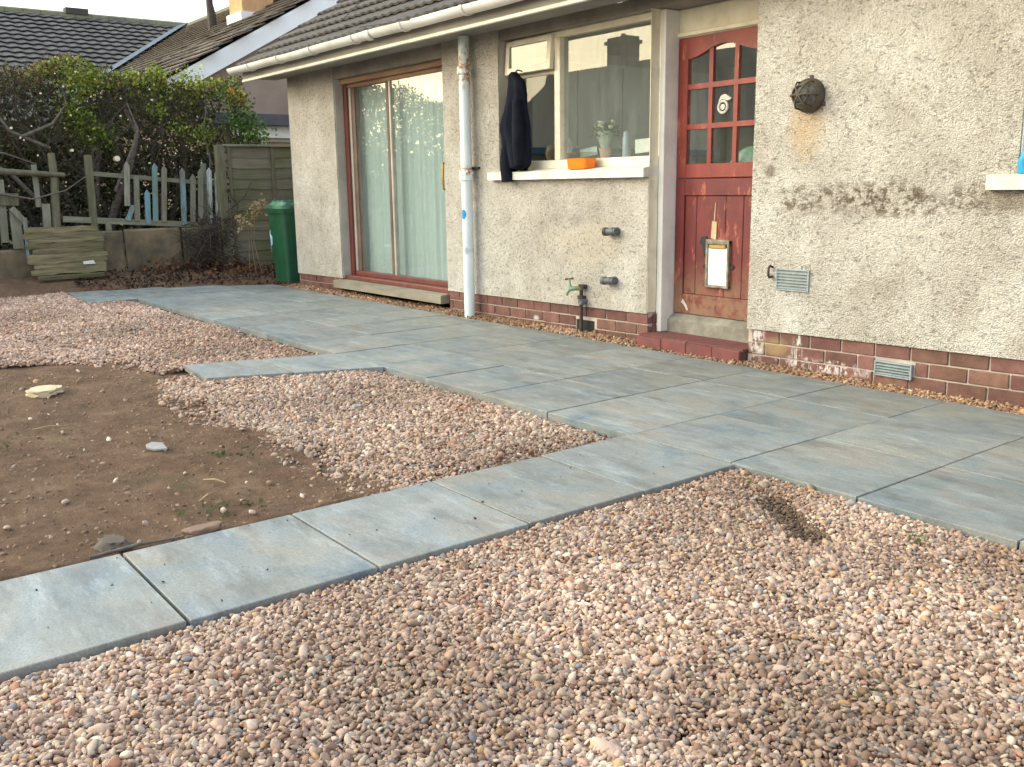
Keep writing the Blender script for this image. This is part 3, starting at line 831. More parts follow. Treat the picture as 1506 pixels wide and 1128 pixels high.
# dark crumbs of soil in the scraped hollow
def soilcol(o, base):
    me = o.data; n = len(me.vertices); c = np.array(base)*np.exp(RNG.normal(0, .3, (n, 1)))
    me.attributes['col'].data.foreach_set('color', np.concatenate([c*np.ones((n, 3)), np.ones((n, 1))], 1).astype(np.float32).ravel())
o = gravel('soil_crumbs', [(-2.28, 2.97), (-2.20, 3.04), (-1.78, 2.80), (-1.76, 2.66), (-1.92, 2.64), (-2.24, 2.86)], 0.014, lambda x, y: z1(x, y)+0.008+0*x, 0.013, 2, lambda x, y: np.where(seg_d(x, y, (-2.20, 2.96), (-1.85, 2.73)) < 0.062, 0.95, 0.08), label='dark brown soil crumbs in the scraped hollow of the foreground gravel')
soilcol(o, (0.125, 0.080, 0.050))
mid = [(-3.24, 3.17), (-5.56, 3.17), (-6.01, 2.10), (-6.30, 2.12), (-6.28, 1.88), (-5.70, 1.70), (-5.35, 1.66), (-5.09, 1.60), (-4.75, 1.74), (-4.38, 1.78), (-4.05, 1.70), (-3.81, 1.72), (-3.5, 1.76), (-3.24, 1.74)]
def zmid(x, y):
    e = np.minimum(np.minimum((3.17-y)/0.15, (-3.24-x)/0.12), (y - 1.62 - 0.09*np.sin(x*5))/0.4)
    return -0.040 + 0.026*np.clip(e, 0, 1) + 0.03*fbm(x, y, 1.5, 6, 3)*np.clip(e, 0.1, 1)
def kmid(x, y):
    e = (y - 1.72 - 0.10*np.sin(x*4.3) + 0.25*fbm(x, y, 3, 12, 2))/0.10
    return np.clip(0.2 + 0.55*e, 0.10, 1)
gravel('gravel', mid, 0.0185, zmid, 0.0198, 2, kmid, tint=(0.97, 0.865, 0.80), label='pinkish gravel between the short stub of path and the near path')
left = [(-6.24, 3.17), (-6.58, 2.18), (-6.62, 1.86), (-6.95, 1.74), (-7.3, 1.70), (-7.50, 1.45), (-7.55, 1.15), (-7.3, 0.7), (-7.1, 0.0), (-7.2, -1.0), (-13.1, -1.0), (-13.0, 2.12), (-12.52, 2.30), (-12.5, 2.72), (-11.10, 2.65), (-11.08, 3.17)]
def zleft(x, y):
    e = np.minimum(np.minimum((3.17-y)/0.15, 1), np.maximum((-7.15-x)/0.5, (y-1.75)/0.35))
    return -0.042 + 0.028*np.clip(e, 0, 1) + 0.05*fbm(x, y, 0.9, 9, 3) + 0.02*np.clip((-11.8-x)/1.0, 0, 1)
def kleft(x, y):
    e = (-7.25 - x + 0.5*fbm(x, y, 2.2, 14, 3))/0.25
    e2 = (y - 1.95 + 0.4*fbm(x, y, 2.5, 15, 2))/0.2
    return np.clip(0.25 + np.maximum(e, e2), 0.06, 1)
gravel('gravel', left, 0.0215, zleft, 0.0235, 2, kleft, tint=(0.95, 0.825, 0.77), label='pinkish gravel on the far left beyond the bare soil')
gravel('gravel', [(-11.2, 5.02), (1.5, 5.02), (1.5, 5.19), (-4.04, 5.19), (-4.04, 5.12), (-5.03, 5.12), (-5.03, 5.20), (-11.2, 5.24)], 0.0185, lambda x, y: 0.004 + 0.02*fbm(x, y, 2.5, 19, 3) + 0.10*np.clip(y-5.04, 0, 0.1) + 0.004*np.sin(x*3), 0.0215, 3, None, tint=(0.80, 0.63, 0.48), label='narrow strip of orange brown gravel along the foot of the house wall')
# stray pebbles on the soil and on the slabs
def scat(name, poly, n, size, zf, label, tint=(1, 1, 1)):
    P = np.array(poly); x0, y0 = P.min(0); x1, y1 = P.max(0)
    s_ = sqrt((x1-x0)*(y1-y0)/n)
    return gravel(name, poly, s_, zf, size, 1, lambda x, y: np.full(len(x), 0.8), tint, label)
soilpoly = [(-3.27, -1.5), (-3.27, 1.8), (-4.4, 1.8), (-6.3, 1.9), (-7.3, 1.5), (-7.3, -1.5)]
scat('scattered_pebbles', soilpoly, 210, 0.019, lambda x, y: soil_z(x, y)+0.006, 'stray pale pebbles lying on the bare soil', (1.15, 1.1, 1.05))
o = scat('soil_clods', soilpoly, 7000, 0.014, lambda x, y: soil_z(x, y)-0.003, 'small brown clods on the bare soil')
soilcol(o, (0.195, 0.122, 0.078))
o = scat('soil_crumbs', [(-3.2, -0.5), (-2.58, -0.5), (-2.58, 3.1), (-3.2, 3.1)], 55, 0.006, lambda x, y: 0.002+0*x, 'tiny dark crumbs of soil on the near path slabs')
soilcol(o, (0.05, 0.045, 0.04))

# ================================================================== HOUSE
HX0, HX1 = -11.10, 2.2
house = thing('bungalow', (-4.5, 7.0, 0.0), 'pebble-dashed bungalow with red door, patio doors and grey tiled roof', 'house')
YL, YR = 5.16, 5.12
def TL(x): return 0.166 + (x+11.1)*(0.235-0.166)/(11.1-5.04)      # top of the brick plinth, left of the door
def TR(x): return 0.235 + (x+4.06)*0.016
def wallpoly(x0, x1, y0, y1, zb0, zb1, z1_):
    return MB().prism([(x0, zb0), (x1, zb1), (x1, z1_), (x0, z1_)], 'y', y0, y1)
lw = MB()
TOP = 2.512
def seg(m, x0, x1, za, zb, zt): m.prism([(x0, za), (x1, zb), (x1, zt), (x0, zt)], 'y', YL, YL+0.25)
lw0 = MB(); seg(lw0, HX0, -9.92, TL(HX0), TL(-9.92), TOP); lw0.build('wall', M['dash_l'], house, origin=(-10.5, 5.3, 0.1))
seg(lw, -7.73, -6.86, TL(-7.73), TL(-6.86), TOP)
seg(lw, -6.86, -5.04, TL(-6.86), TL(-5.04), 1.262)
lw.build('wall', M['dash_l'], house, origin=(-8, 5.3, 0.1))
ew = MB().box(HX0, HX0+0.25, YL+0.25, 9.2, 0.0, TOP)
ew.build('wall', M['dash_l'], house)
rw = MB()
def segr(x0, x1, za, zb, zt): rw.prism([(x0, za), (x1, zb), (x1, zt), (x0, zt)], 'y', YR, YR+0.33)
segr(-4.06, -2.37, TR(-4.06), TR(-2.37), 2.6)
segr(-2.37, -1.0, TR(-2.37), TR(-1.0), 1.14)
segr(-2.37, -1.0, 2.32, 2.32, 2.6)
segr(-1.0, HX1, TR(-1.0), TR(HX1), 2.6)
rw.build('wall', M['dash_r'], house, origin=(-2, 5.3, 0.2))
# head above patio door and window, and lintels (smooth, darker grey)
lt = MB()
lt.box(-9.92, -7.73, YL+0.004, YL+0.25, 2.385, TOP)
lt.box(-6.86, -4.06, YL+0.02, YL+0.25, 2.425, TOP)
lt.build('lintel', M['wall_smooth'], house)
# reveal linings
for bx_ in ((-9.919, -9.910, YL+0.012, YL+0.2, 0.2, 2.385), (-6.859, -6.855, YL+0.012, YL+0.1, 1.34, 2.425), (-2.369, -2.362, YR+0.012, YR+0.2, 1.24, 2.32)):
    MB().box(*bx_).build('reveal', M['white_paint'] if bx_[0] > -3 else M['reveal'], house)
rvd = MB().box(-5.04, -5.036, YL+0.004, 5.256, 0.245, 2.42).build('reveal', simple('stained_reveal', (0.82, 0.77, 0.62), (0.62, 0.54, 0.38), 5, 0.9, 0.5, 60, stretch=(1, 1, 0.3), dirt=0.5), house)

# plinth
def plinth(x0, x1, yf, T, ncourse, skip=None, shift=0.0, end=None):
    mo = MB().prism([(x0, -0.1), (x1, -0.1), (x1, T(x1)), (x0, T(x0))], 'y', yf+0.009, yf+0.24)
    core = mo.build('plinth', M['mortar'], house)
    slope = -atan2(T(x1)-T(x0), x1-x0)
    L, H = 0.2285, 0.0865
    for c in range(ncourse):
        x = x1 - (0.0 if c % 2 == 0 else L/2) - shift
        k = 0
        # closer at the corner on alternate courses
        spans = []
        if c % 2: spans.append((x1 - L/2 + 0.0, x1))
        while x > x0 + 0.03:
            a = max(x - L, x0); spans.append((a, x)); x -= L
        for a, b in spans:
            a2, b2 = a + 0.005, b - (0.005 if b < x1 - 1e-3 else 0.0)
            if b2 - a2 < 0.03: continue
            xm = (a2+b2)/2
            zt = T(xm) - c*H - 0.003
            if skip and skip(a2, b2, zt): 
                for s0, s1 in skip(a2, b2, zt):
                    if s1 - s0 > 0.03:
                        me = cbox_mesh('brick', s1-s0, 0.1, H-0.0095, 0.004, M['brick'], 0.0012, seed=int(s0*971)+c)
                        place(me, 'brick', ((s0+s1)/2, yf+0.05, zt-(H-0.0095)/2), (0, slope, 0), core)
                continue
            me = cbox_mesh('brick', b2-a2, 0.1, H-0.0095, 0.004, M['brick'], 0.0012, seed=int(xm*1000)+c)
            place(me, 'brick', (xm, yf+0.05+random.uniform(-.0015, .0015), zt-(H-0.0095)/2), (0, slope, 0), core)
    return core
plinth(HX0, -9.94, YL+0.012, TL, 3)
def skl(a, b, zt):
    if zt < 0.16 and zt > 0.03 or zt <= 0.03:
        lo_, hi = -5.87, -5.63
        if b > lo_ and a < hi: return [(a, min(b, lo_)), (max(a, hi), b)]
    return None
plinth(-7.73, -5.04, YL+0.012, TL, 3, skl)
MB().box(-5.86, -5.64, YL+0.02, YL+0.021, -0.05, 0.115).build('drain_hole_shade', M['dark'], house)  # thin black sheet stands in for the shade where a brick is missing
# brick return at the door
for c in range(3):
    zt = TL(-5.04) - c*0.0865 - 0.003
    place(cbox_mesh('brick', 0.03, 0.075, 0.077, 0.003, M['brick'], 0.001, seed=c), 'brick', (-5.041+0.004, YL+0.012+0.15-0.06, zt-0.0385), None, house)
def skr(a, b, zt):
    if zt < 0.2:
        lo_, hi = -3.115, -2.855
        if b > lo_ and a < hi and zt > 0.1: return [(a, min(b, lo_)), (max(a, hi), b)]
    return None
plinth(-4.06, HX1, YR+0.012, TR, 4, skr, shift=0.06)

# eaves
SOF = 2.508
MB().box(HX0-0.32, HX1, 4.775, YL+0.0, SOF, SOF+0.012).build('soffit', M['soffit'], house)
MB().box(HX0-0.34, HX1, 4.750, 4.773, 2.498, 2.60).build('fascia', M['soffit'], house)  # dark board colour carries the gutter's shadow
MB().box(HX0-0.34, HX1, 4.738, 4.774, 2.466, 2.496, 0.004).build('fascia_lit_strip', M['sill'], house)  # added pale strip stands in for the lit lower edge of the fascia
gut = MB()
GY, GZ, GR = 4.664, 2.620, 0.066
pr = [(GY + GR*cos(t), GZ + GR*sin(t)) for t in [pi + pi*i/12 for i in range(13)]]
pin = [(GY + (GR-.006)*cos(t), GZ + (GR-.006)*sin(t)) for t in [2*pi - pi*i/12 for i in range(13)]]
x0g, x1g = -11.55, HX1
n_ = 60
V = []; F = []
prof = pr + pin; m_ = len(prof)
for i in range(n_+1):
    x = x0g + (x1g-x0g)*i/n_
    dz = 0.003*sin(x*2.1) + 0.002*sin(x*5.3)
    for p in prof: V.append((x, p[0], p[1]+dz))
for i in range(n_):
    for k in range(m_):
        F.append((i*m_+k, i*m_+(k+1) % m_, (i+1)*m_+(k+1) % m_, (i+1)*m_+k))
gut.add(V, F)
gut.prism(pr, 'x', x0g-0.004, x0g)
gutter = gut.build('gutter', M['gutter'], house, smooth=40)
for x in (-10.95, -10.15, -9.35, -8.45, -7.55, -6.6, -5.65, -4.7, -3.7, -2.7):
    bk = MB()
    R = GR + 0.007
    for k in range(8):
        t0, t1 = pi + pi*k/8*0.97, pi + pi*(k+1)/8*0.97
        bk.obox((x, GY+R*cos(t0), GZ+R*sin(t0)), (x, GY+R*cos(t1), GZ+R*sin(t1)), 0.030, 0.008, up=(0, cos((t0+t1)/2), sin((t0+t1)/2)))
    bk.box(x-0.012, x+0.012, GY+GR, 4.749, 2.585, 2.618)
    bk.build('gutter_bracket', M['gutter'], gutter)
for x in (-8.15, -5.2):
    jn = MB().tube([(x-0.05, GY, GZ-0.002), (x+0.05, GY, GZ-0.002)], GR+0.006, 24, caps=False)
    v = [(a_, b__, min(c_, GZ+0.004)) for a_, b__, c_ in jn.v]; jn.v = v
    jn.build('gutter_joint', M['gutter'], gutter, smooth=40)

# roof
PIT = radians(31.5)
RY0, RZ0 = 4.70, 2.622
ridgeY = 9.1
su = Vector((0, cos(PIT), sin(PIT)))
nn = Vector((0, -sin(PIT), cos(PIT)))
RL = (ridgeY-RY0)/cos(PIT)
x0r = -11.50
def uvw(u, v, w_): return Vector((x0r + u, RY0, RZ0)) + su*v + nn*w_
deck = MB()
q = [uvw(0.02, 0.12, -0.03), uvw(HX1-x0r, 0.12, -0.03), uvw(HX1-x0r, RL, -0.03), uvw(0.02, RL, -0.03)]
q2 = [p + nn*-0.1 for p in q]
deck.add(q+q2, [(0,1,2,3), (7,6,5,4), (0,4,5,1), (1,5,6,2), (2,6,7,3), (3,7,4,0)])
rz = RZ0 + (ridgeY-RY0)*tan(PIT)
deck.add([(x0r, ridgeY, rz-.03), (HX1, ridgeY, rz-.03), (HX1, 13.4, RZ0), (x0r, 13.4, RZ0), (x0r, 13.4, RZ0-.1), (HX1, 13.4, RZ0-.1)], [(0,1,2,3), (3,2,5,4)])
roof = deck.build('roof', M['tile'], house)
MB().prism([(4.9, 2.53), (5.4, 2.53), (13.0, 2.53), (ridgeY, rz-0.16)], 'x', x0r+0.10, x0r+0.14).build('gable_board', M['white_timber'], roof)

def tile_mesh(name, w_, L, mat, waves=1, amp=0.012, th=0.016, seg_=8, lift=0.03):
    V = []; F = []
    def h(t): return amp*(0.5-0.5*cos(2*pi*waves*t)) if amp else 0
    for j, (v, base) in enumerate(((0, lift), (L, 0.0))):
        for i in range(seg_+1):
            t = i/seg_
            V.append((t*w_ - w_/2, v, base + h(t)))
    n1 = seg_+1
    for i in range(seg_): F.append((i, i+1, n1+i+1, n1+i))
    for i in range(seg_+1): V.append((i/seg_*w_ - w_/2, 0.0, lift + h(i/seg_) - th))
    for i in range(seg_): F.append((i+1, i, 2*n1+i, 2*n1+i+1))
    a = len(V); V += [(-w_/2, L, -th), (w_/2, L, -th)]
    F.append((0, n1, a, 2*n1)); F.append((n1-1, 3*n1-1, a+1, 2*n1-1))
    me = bpy.data.meshes.new(name); me.from_pydata(V, [], F); me.materials.append(mat)
    return me
def tile_field(parent, org, u, v, ncol, nrow, w_, gauge, mesh, keep=None, maxp=295, jit=0.004, name='roof_tile', stagger=0.0, seed=1):
    """tiles laid in the plane org + u*col + v*row; the ones nearest the camera are parts, the rest one part"""
    u = Vector(u).normalized(); v = Vector(v).normalized(); n_v = u.cross(v)
    if n_v.z < 0: n_v = -n_v
    r = random.Random(seed)
    R0 = Matrix((u, v, n_v)).transposed()
    L = []
    for j in range(nrow):
        for i in range(ncol):
            off = (stagger*w_ if j % 2 else 0)
            p = Vector(org) + u*((i+0.5)*w_ + off) + v*(j*gauge)
            if keep and not keep(i, j, p): continue
            L.append((( p - Vector((0, 0, 1.2))).length, p, j))
    L.sort(key=lambda t: t[0])
    for d, p, j in L[:maxp]:
        R = R0 @ Euler((r.uniform(-jit, jit)*2, r.uniform(-jit, jit)*2, r.uniform(-jit, jit))).to_matrix()
        place(mesh, name, p + n_v*r.uniform(0, jit*0.6), R.to_euler(), parent)
    rest = L[maxp:]
    if rest:
        vb = np.array([tuple(x.co) for x in mesh.vertices]) @ np.array(R0).T
        fb = [tuple(pp.vertices) for pp in mesh.polygons]
        m = MB()
        for d, p, j in rest:
            m.add((vb + np.array(p)).tolist(), fb)
        o = m.build(name + 's', mesh.materials[0], parent)
        o['kind'] = 'stuff'
tmesh = tile_mesh('roof_tile', 0.295, 0.37, M['tile'], 2, 0.016, 0.022, 12, 0.042)
tile_field(roof, uvw(0, 0, 0), (1, 0, 0), su, 46, 15, 0.30, 0.33, tmesh, keep=lambda i, j, p: p.x < 1.8, jit=0.010)
rd = MB()
for i in range(30):
    x = x0r + i*0.45
    rd.tube([(x, ridgeY, rz-0.03), (x+0.445, ridgeY, rz-0.03)], 0.12, 10)
rd.build('ridge', M['ridge_moss'], roof)
# thin overhead wire drooping across the gutter
wr = MB().tube([(-11.0, 6.3, 3.6), (-9.2, 4.9, 2.86), (-8.2, 4.57, 2.66), (-7.3, 4.56, 2.60)], 0.004, 5)
wr.build('cable', M['black'], house)

# downpipe
dp = MB()
PX, PY = -7.25, 5.075
dp.tube([(PX, PY, 2.50), (PX, PY, 1.3), (PX+0.004, PY, -0.02)], 0.050, 20)
pipe = dp.build('downpipe', M['pipe'], house, smooth=40)
MB().lathe([(0.052, 0), (0.064, 0.004), (0.064, 0.062), (0.058, 0.070), (0.052, 0.072)], (PX, PY, 2.175), n=20).build('collar', M['pipe'], pipe, smooth=40)
MB().lathe([(0.052, 0), (0.064, 0.004), (0.066, 0.085), (0.058, 0.095), (0.052, 0.097)], (PX, PY, 1.25), n=20).build('collar', M['pipe'], pipe, smooth=40)
MB().box(PX-0.10, PX+0.10, 5.13, 5.158, 1.355, 1.372).build('pipe_bracket', M['iron'], pipe)

# patio doors
pd = MB()
pd.box(-10.0, -9.84, 5.27, 5.38, 0.205, 2.327, 0.006)
pd.box(-7.85, -7.69, 5.27, 5.38, 0.205, 2.327, 0.006)
patio = pd.build('patio_door', M['pd_frame'], house)
MB().box(-9.93, -7.70, 5.235, 5.38, 2.328, 2.383, 0.005).build('head_rail', M['pd_head'], patio)
MB().box(-9.84, -7.86, 5.285, 5.38, 2.288, 2.327, 0.004).build('head_rail', M['pd_head'], patio)
MB().box(-10.0, -7.735, 5.20, 5.38, 0.165, 0.213, 0.008).build('bottom_rail', M['pd_frame'], patio)
MB().box(-9.84, -7.86, 5.29, 5.37, 0.214, 0.265, 0.005).build('bottom_rail', M['pd_frame'], patio)
MB().box(-9.84, -9.795, 5.30, 5.35, 0.265, 2.288, 0.003).build('sash', M['alu'], patio)
MB().box(-9.795, -9.73, 5.315, 5.36, 0.265, 2.288, 0.003).build('sash', M['stile'], patio)
MB().box(-8.995, -8.95, 5.285, 5.345, 0.265, 2.288, 0.003).build('meeting_stile', M['stile'], patio)
MB().box(-8.949, -8.915, 5.29, 5.34, 0.265, 2.288, 0.003).build('meeting_stile', M['alu'], patio)
MB().box(-9.73, -8.995, 5.326, 5.330, 0.265, 2.288).build('glass_pane', M['glass'], patio)
MB().box(-8.915, -7.85, 5.306, 5.310, 0.265, 2.288).build('glass_pane', M['glass'], patio)
hd = MB().tube([(-7.905, 5.30, 1.44), (-7.905, 5.255, 1.42), (-7.905, 5.25, 1.30), (-7.905, 5.255, 1.18), (-7.905, 5.30, 1.16)], 0.012, 8)
hd.box(-7.925, -7.885, 5.296, 5.304, 1.12, 1.48, 0.003)
hd.build('handle', M['brass'], patio)
sl_ = MB().prism([(5.09, 0.075), (5.09, 0.155), (5.22, 0.168), (5.22, 0.075)], 'x', -10.02, -7.76)
sl_.build('door_sill', M['old_sill'], house)
cs = MB()
xs_ = np.linspace(-9.80, -7.80, 180)
for i in range(len(xs_)-1):
    def cy(x): return 5.42 + 0.006*sin(x*38+2*sin(x*3)) + 0.005*sin(x*67+1.3) + 0.008*sin(x*13+sin(x*5))
    xa, xb = xs_[i], xs_[i+1]
    cs.add([(xa, cy(xa), 0.24), (xb, cy(xb), 0.24), (xb, cy(xb)*0.5+5.42*0.5, 2.37), (xa, cy(xa)*0.5+5.42*0.5, 2.37)], [(0, 1, 2, 3)])
cs.build('curtain', M['curtain'], patio, smooth=True)

# kitchen window
WY = 5.27
wf = MB()
wf.box(-6.86, -6.80, WY, WY+0.09, 1.40, 2.42, 0.004)
wf.box(-5.085, -5.038, WY, WY+0.09, 1.40, 2.42, 0.004)
wf.box(-6.80, -5.085, WY+0.001, WY+0.09, 2.375, 2.424, 0.004)
wf.box(-6.80, -5.085, WY-0.012, WY+0.09, 1.335, 1.405, 0.005)
wf.box(-6.235, -6.165, WY-0.004, WY+0.088, 1.405, 2.375, 0.004)
win = wf.build('window', M['cream'], house)
MB().box(-6.165, -5.085, WY+0.045, WY+0.049, 1.405, 2.375).build('glass_pane', M['glass_haze'], win)
MB().box(-6.80, -6.235, WY+0.045, WY+0.049, 1.405, 2.12).build('glass_pane', M['glass_clear'], win)
MB().box(-6.80, -6.235, WY+0.03, WY+0.07, 2.105, 2.135, 0.003).build('transom', M['cream'], win)
vt = MB()   # top-hung vent sash, slightly open
def vb(x0, x1, z0, z1_):
    vt.prism([(WY-0.055 + (2.40-z0)*0 - 0.0, z0), (WY-0.015, z0), (WY-0.015, z1_), (WY-0.055, z1_)], 'x', x0, x1)
vb(-6.84, -6.235, 2.135, 2.185); vb(-6.84, -6.235, 2.365, 2.405); vb(-6.84, -6.79, 2.185, 2.365); vb(-6.285, -6.235, 2.185, 2.365)
vs_o = vt.build('vent_sash', M['cream'], win)
vs_o.rotation_euler = (radians(-5), 0, 0)
MB().box(-6.79, -6.285, WY-0.036, WY-0.032, 2.185, 2.365).build('glass_pane', M['glass'], win)
ws = MB().prism([(5.10, 1.250), (5.10, 1.315), (WY-0.012, 1.338), (WY-0.012, 1.262), (5.16, 1.262), (5.16, 1.250)], 'x', -6.965, -5.034)
ws.build('sill', M['sill'], win)

# interior rooms
rm = MB()
rm.box(-10.8, HX1, 8.9, 9.0, 0, 0.6); rm.box(-10.8, HX1, 8.9, 9.0, 2.35, 2.5); rm.box(-10.8, -10.2, 8.9, 9.0, 0.6, 2.35); rm.box(-8.2, -6.9, 8.9, 9.0, 0.6, 2.35); rm.box(-4.1, HX1, 8.9, 9.0, 0.6, 2.35)  # unseen gaps in the back wall, added to let daylight into the rooms
rm.box(-7.55, -7.45, 5.45, 8.9, 0, 2.5)
rm.box(-4.05, -3.98, 5.46, 8.9, 0, 2.5)
rm.box(-10.8, HX1, 5.42, 9.0, 2.50, 2.53)
o_ = rm.build('interior_wall', M['room'], house)
MB().box(-10.85, HX1, 5.42, 9.0, 0.02, 0.05).build('interior_floor', M['room_floor'], house)
cb = MB()
cb.box(-7.44, -7.12, 5.75, 8.3, 1.55, 2.35)
cabn = cb.build('kitchen_cabinet', M['cabinet'], house)
for y in (6.3, 6.9, 7.5):
    MB().box(-7.121, -7.112, y, y+0.01, 1.57, 2.33).build('door_gap', M['room_floor'], cabn)
MB().box(-7.44, -7.05, 5.6, 8.3, 1.49, 1.545).build('shelf_edge', M['blue_trim'], cabn)
MB().box(-6.86, -5.04, WY+0.09, 5.62, 1.385, 1.41).build('window_board', M['cream'], house)

# door post, frame, transom board
MB().box(-5.034, -4.983, 5.255, 5.46, 0.095, 2.42, 0.004).build('door_post', M['white_timber'], house)
MB().box(-4.983, -4.06, 5.40, 5.46, 2.225, 2.42).build('transom_board', M['cream'], house)
MB().box(-4.983, -4.06, 5.375, 5.40, 2.232, 2.262, 0.004).build('transom_bead', M['cream'], house)
DY = 5.39
dr = MB()
X0, X1 = -4.978, -4.145
dr.box(X0, X0+0.092, DY, DY+0.044, 1.238, 2.22, 0.003)
dr.box(X1-0.092, X1, DY, DY+0.044, 1.238, 2.22, 0.003)
dr.box(X0+0.092, X1-0.092, DY, DY+0.044, 1.238, 1.338, 0.003)
cx = (X0+X1)/2
arch = []
def az(x):
    t = min(1, abs(x-cx)/0.32); return 2.150 - 0.075*(t*t*(3-2*t))
xa = [X0+0.092 + i*(X1-X0-0.184)/24 for i in range(25)]
arch = [(x, az(x)) for x in xa]
for i in range(24):
    dr.prism([arch[i], arch[i+1], (arch[i+1][0], 2.22), (arch[i][0], 2.22)], 'y', DY+0.0005, DY+0.0435)
mw = 0.018
px1, px2 = -4.675, -4.448
for x in (px1, px2):
    dr.prism([(x-mw, 1.338), (x+mw, 1.338), (x+mw, 2.17), (x-mw, 2.17)], 'y', DY+0.006, DY+0.038)
for z in (1.600, 1.880):
    dr.prism([(X0+0.09, z-mw), (X1-0.09, z-mw), (X1-0.09, z+mw), (X0+0.09, z+mw)], 'y', DY+0.005, DY+0.039)
door = dr.build('door', M['door_up'], house)
cols_ = [(X0+0.092, px1-mw), (px1+mw, px2-mw), (px2+mw, X1-0.092)]
rows_ = [(1.338, 1.600-mw), (1.600+mw, 1.880-mw), (1.880+mw, 2.16)]
for a_, b__ in cols_:
    for c_, d_ in rows_:
        MB().box(a_, b__, DY+0.020, DY+0.024, c_, d_).build('glass_pane', M['glass'], door)
dl = MB()
dl.box(X0, X0+0.085, DY-0.002, DY+0.044, 0.236, 1.232, 0.003)
dl.box(X1-0.085, X1, DY-0.002, DY+0.044, 0.236, 1.232, 0.003)
dl.box(X0+0.085, X1-0.085, DY-0.001, DY+0.044, 1.112, 1.232, 0.003)
dl.box(X0+0.085, X1-0.085, DY-0.001, DY+0.044, 0.236, 0.385, 0.003)
lower = dl.build('door', M['door_low'], house)
lower['label'] = 'dark red lower half of the stable door'
door['label'] = 'orange red glazed upper half of the stable door'
pw = (X1-X0-0.17)
fr4 = (0, 0.17, 0.58, 0.82, 1.0)
for i in range(4):
    MB().box(X0+0.085+fr4[i]*pw+0.0012, X0+0.085+fr4[i+1]*pw-0.0012, DY+0.012, DY+0.036, 0.386, 1.111, 0.004).build('plank', M['door_low'], lower)
fl = MB()
fx0, fx1, fz0, fz1 = -4.665, -4.450, 0.455, 0.795
fl.box(fx0, fx0+0.022, DY-0.014, DY+0.02, fz0, fz1, 0.003)
fl.box(fx1-0.018, fx1, DY-0.014, DY+0.02, fz0, fz1, 0.003)
fl.box(fx0, fx1, DY-0.013, DY+0.02, fz1-0.03, fz1+0.004, 0.003)
fl.box(fx0, fx1, DY-0.013, DY+0.02, fz0-0.004, fz0+0.014, 0.003)
flap = fl.build('cat_flap', simple('grimy_flap_frame', (0.34, 0.30, 0.22), (0.10, 0.085, 0.06), 18, 0.7, 0.3, 60), lower)
# sub-part limit: these hang directly on the lower leaf
MB().box(fx0+0.022, fx1-0.018, DY-0.006, DY+0.008, fz0+0.014, fz1-0.055, 0.003).build('flap_panel', M['flap'], lower)
MB().box(fx0+0.030, fx1-0.03, DY-0.016, DY+0.004, fz1-0.060, fz1-0.032, 0.006).build('flap_hinge', M['brass'], lower)
MB().prism([(-4.632, 0.81), (-4.600, 0.80), (-4.585, 0.80), (-4.582, 0.925), (-4.625, 0.93)], 'y', DY+0.004, DY+0.0115).build('bare_patch', M['bare_wood'], lower)
MB().prism([(-4.612, 0.93), (-4.604, 0.93), (-4.598, 1.06), (-4.603, 1.06)], 'y', DY+0.008, DY+0.0115).build('bare_patch', M['bare_wood'], lower)
MB().prism([(-4.740, 0.775), (-4.720, 0.815), (-4.672, 0.818), (-4.668, 0.70), (-4.695, 0.675), (-4.71, 0.745)], 'y', DY+0.004, DY+0.0115).build('tape_patch', M['black'], lower)
for (xx, zz, s_) in ((-4.675, 0.60, -1), (-4.44, 0.61, 1)):
    MB().prism([(xx, zz-0.02), (xx, zz+0.02), (xx+s_*0.028, zz+0.006), (xx+s_*0.02, zz-0.012)], 'y', DY+0.002, DY+0.0115).build('tape_patch', M['black'], lower)
MB().prism([(-4.90, 0.32), (-4.885, 0.345), (-4.845, 0.30), (-4.83, 0.262), (-4.845, 0.262), (-4.87, 0.30)], 'y', DY-0.0025, DY-0.0011).build('bare_patch', M['plaster'], lower)
kr = MB()                                   # ring-shaped fitting on the middle pane
kr.tube([(-4.562+0.040*cos(t), DY+0.012, 1.722+0.040*sin(t)) for t in [2*pi*i/20 for i in range(21)]], 0.010, 8)
kr.lathe([(0.002, -0.004), (0.020, -0.003), (0.020, 0.008)], (-4.562, DY+0.010, 1.722), 'y', 14)
kr.prism([(-4.60, 1.76), (-4.575, 1.800), (-4.54, 1.808), (-4.510, 1.79), (-4.485, 1.775), (-4.51, 1.762), (-4.53, 1.765), (-4.562, 1.775)], 'y', DY+0.004, DY+0.018)
kr.build('pane_fitting', M['plaster'], door)
# threshold and red step
MB().prism([(5.33, 0.085), (5.33, 0.185), (5.36, 0.205), (5.40, 0.232), (5.5, 0.232), (5.5, 0.085)], 'x', -4.983, -4.06).build('threshold', M['concrete'], house)
st = MB().box(-5.03, -4.07, 5.075, 5.335, -0.06, 0.070).build('step', M['red_step'], house)
for i in range(4):
    a_ = -5.036 + i*0.2425
    place(cbox_mesh('brick', 0.2395, 0.27, 0.145, 0.004, M['red_step'], 0.003, seed=70+i), 'brick', (a_+0.12, 5.195+random.uniform(-.004, .004), 0.012+random.uniform(-.003, .003)), (0, 0, 0), st)
MB().prism([(-5.036, 0.072), (-4.06, 0.072), (-4.06, 0.094), (-5.036, 0.094)], 'y', 5.085, 5.335).build('step_top', M['red_step'], st)

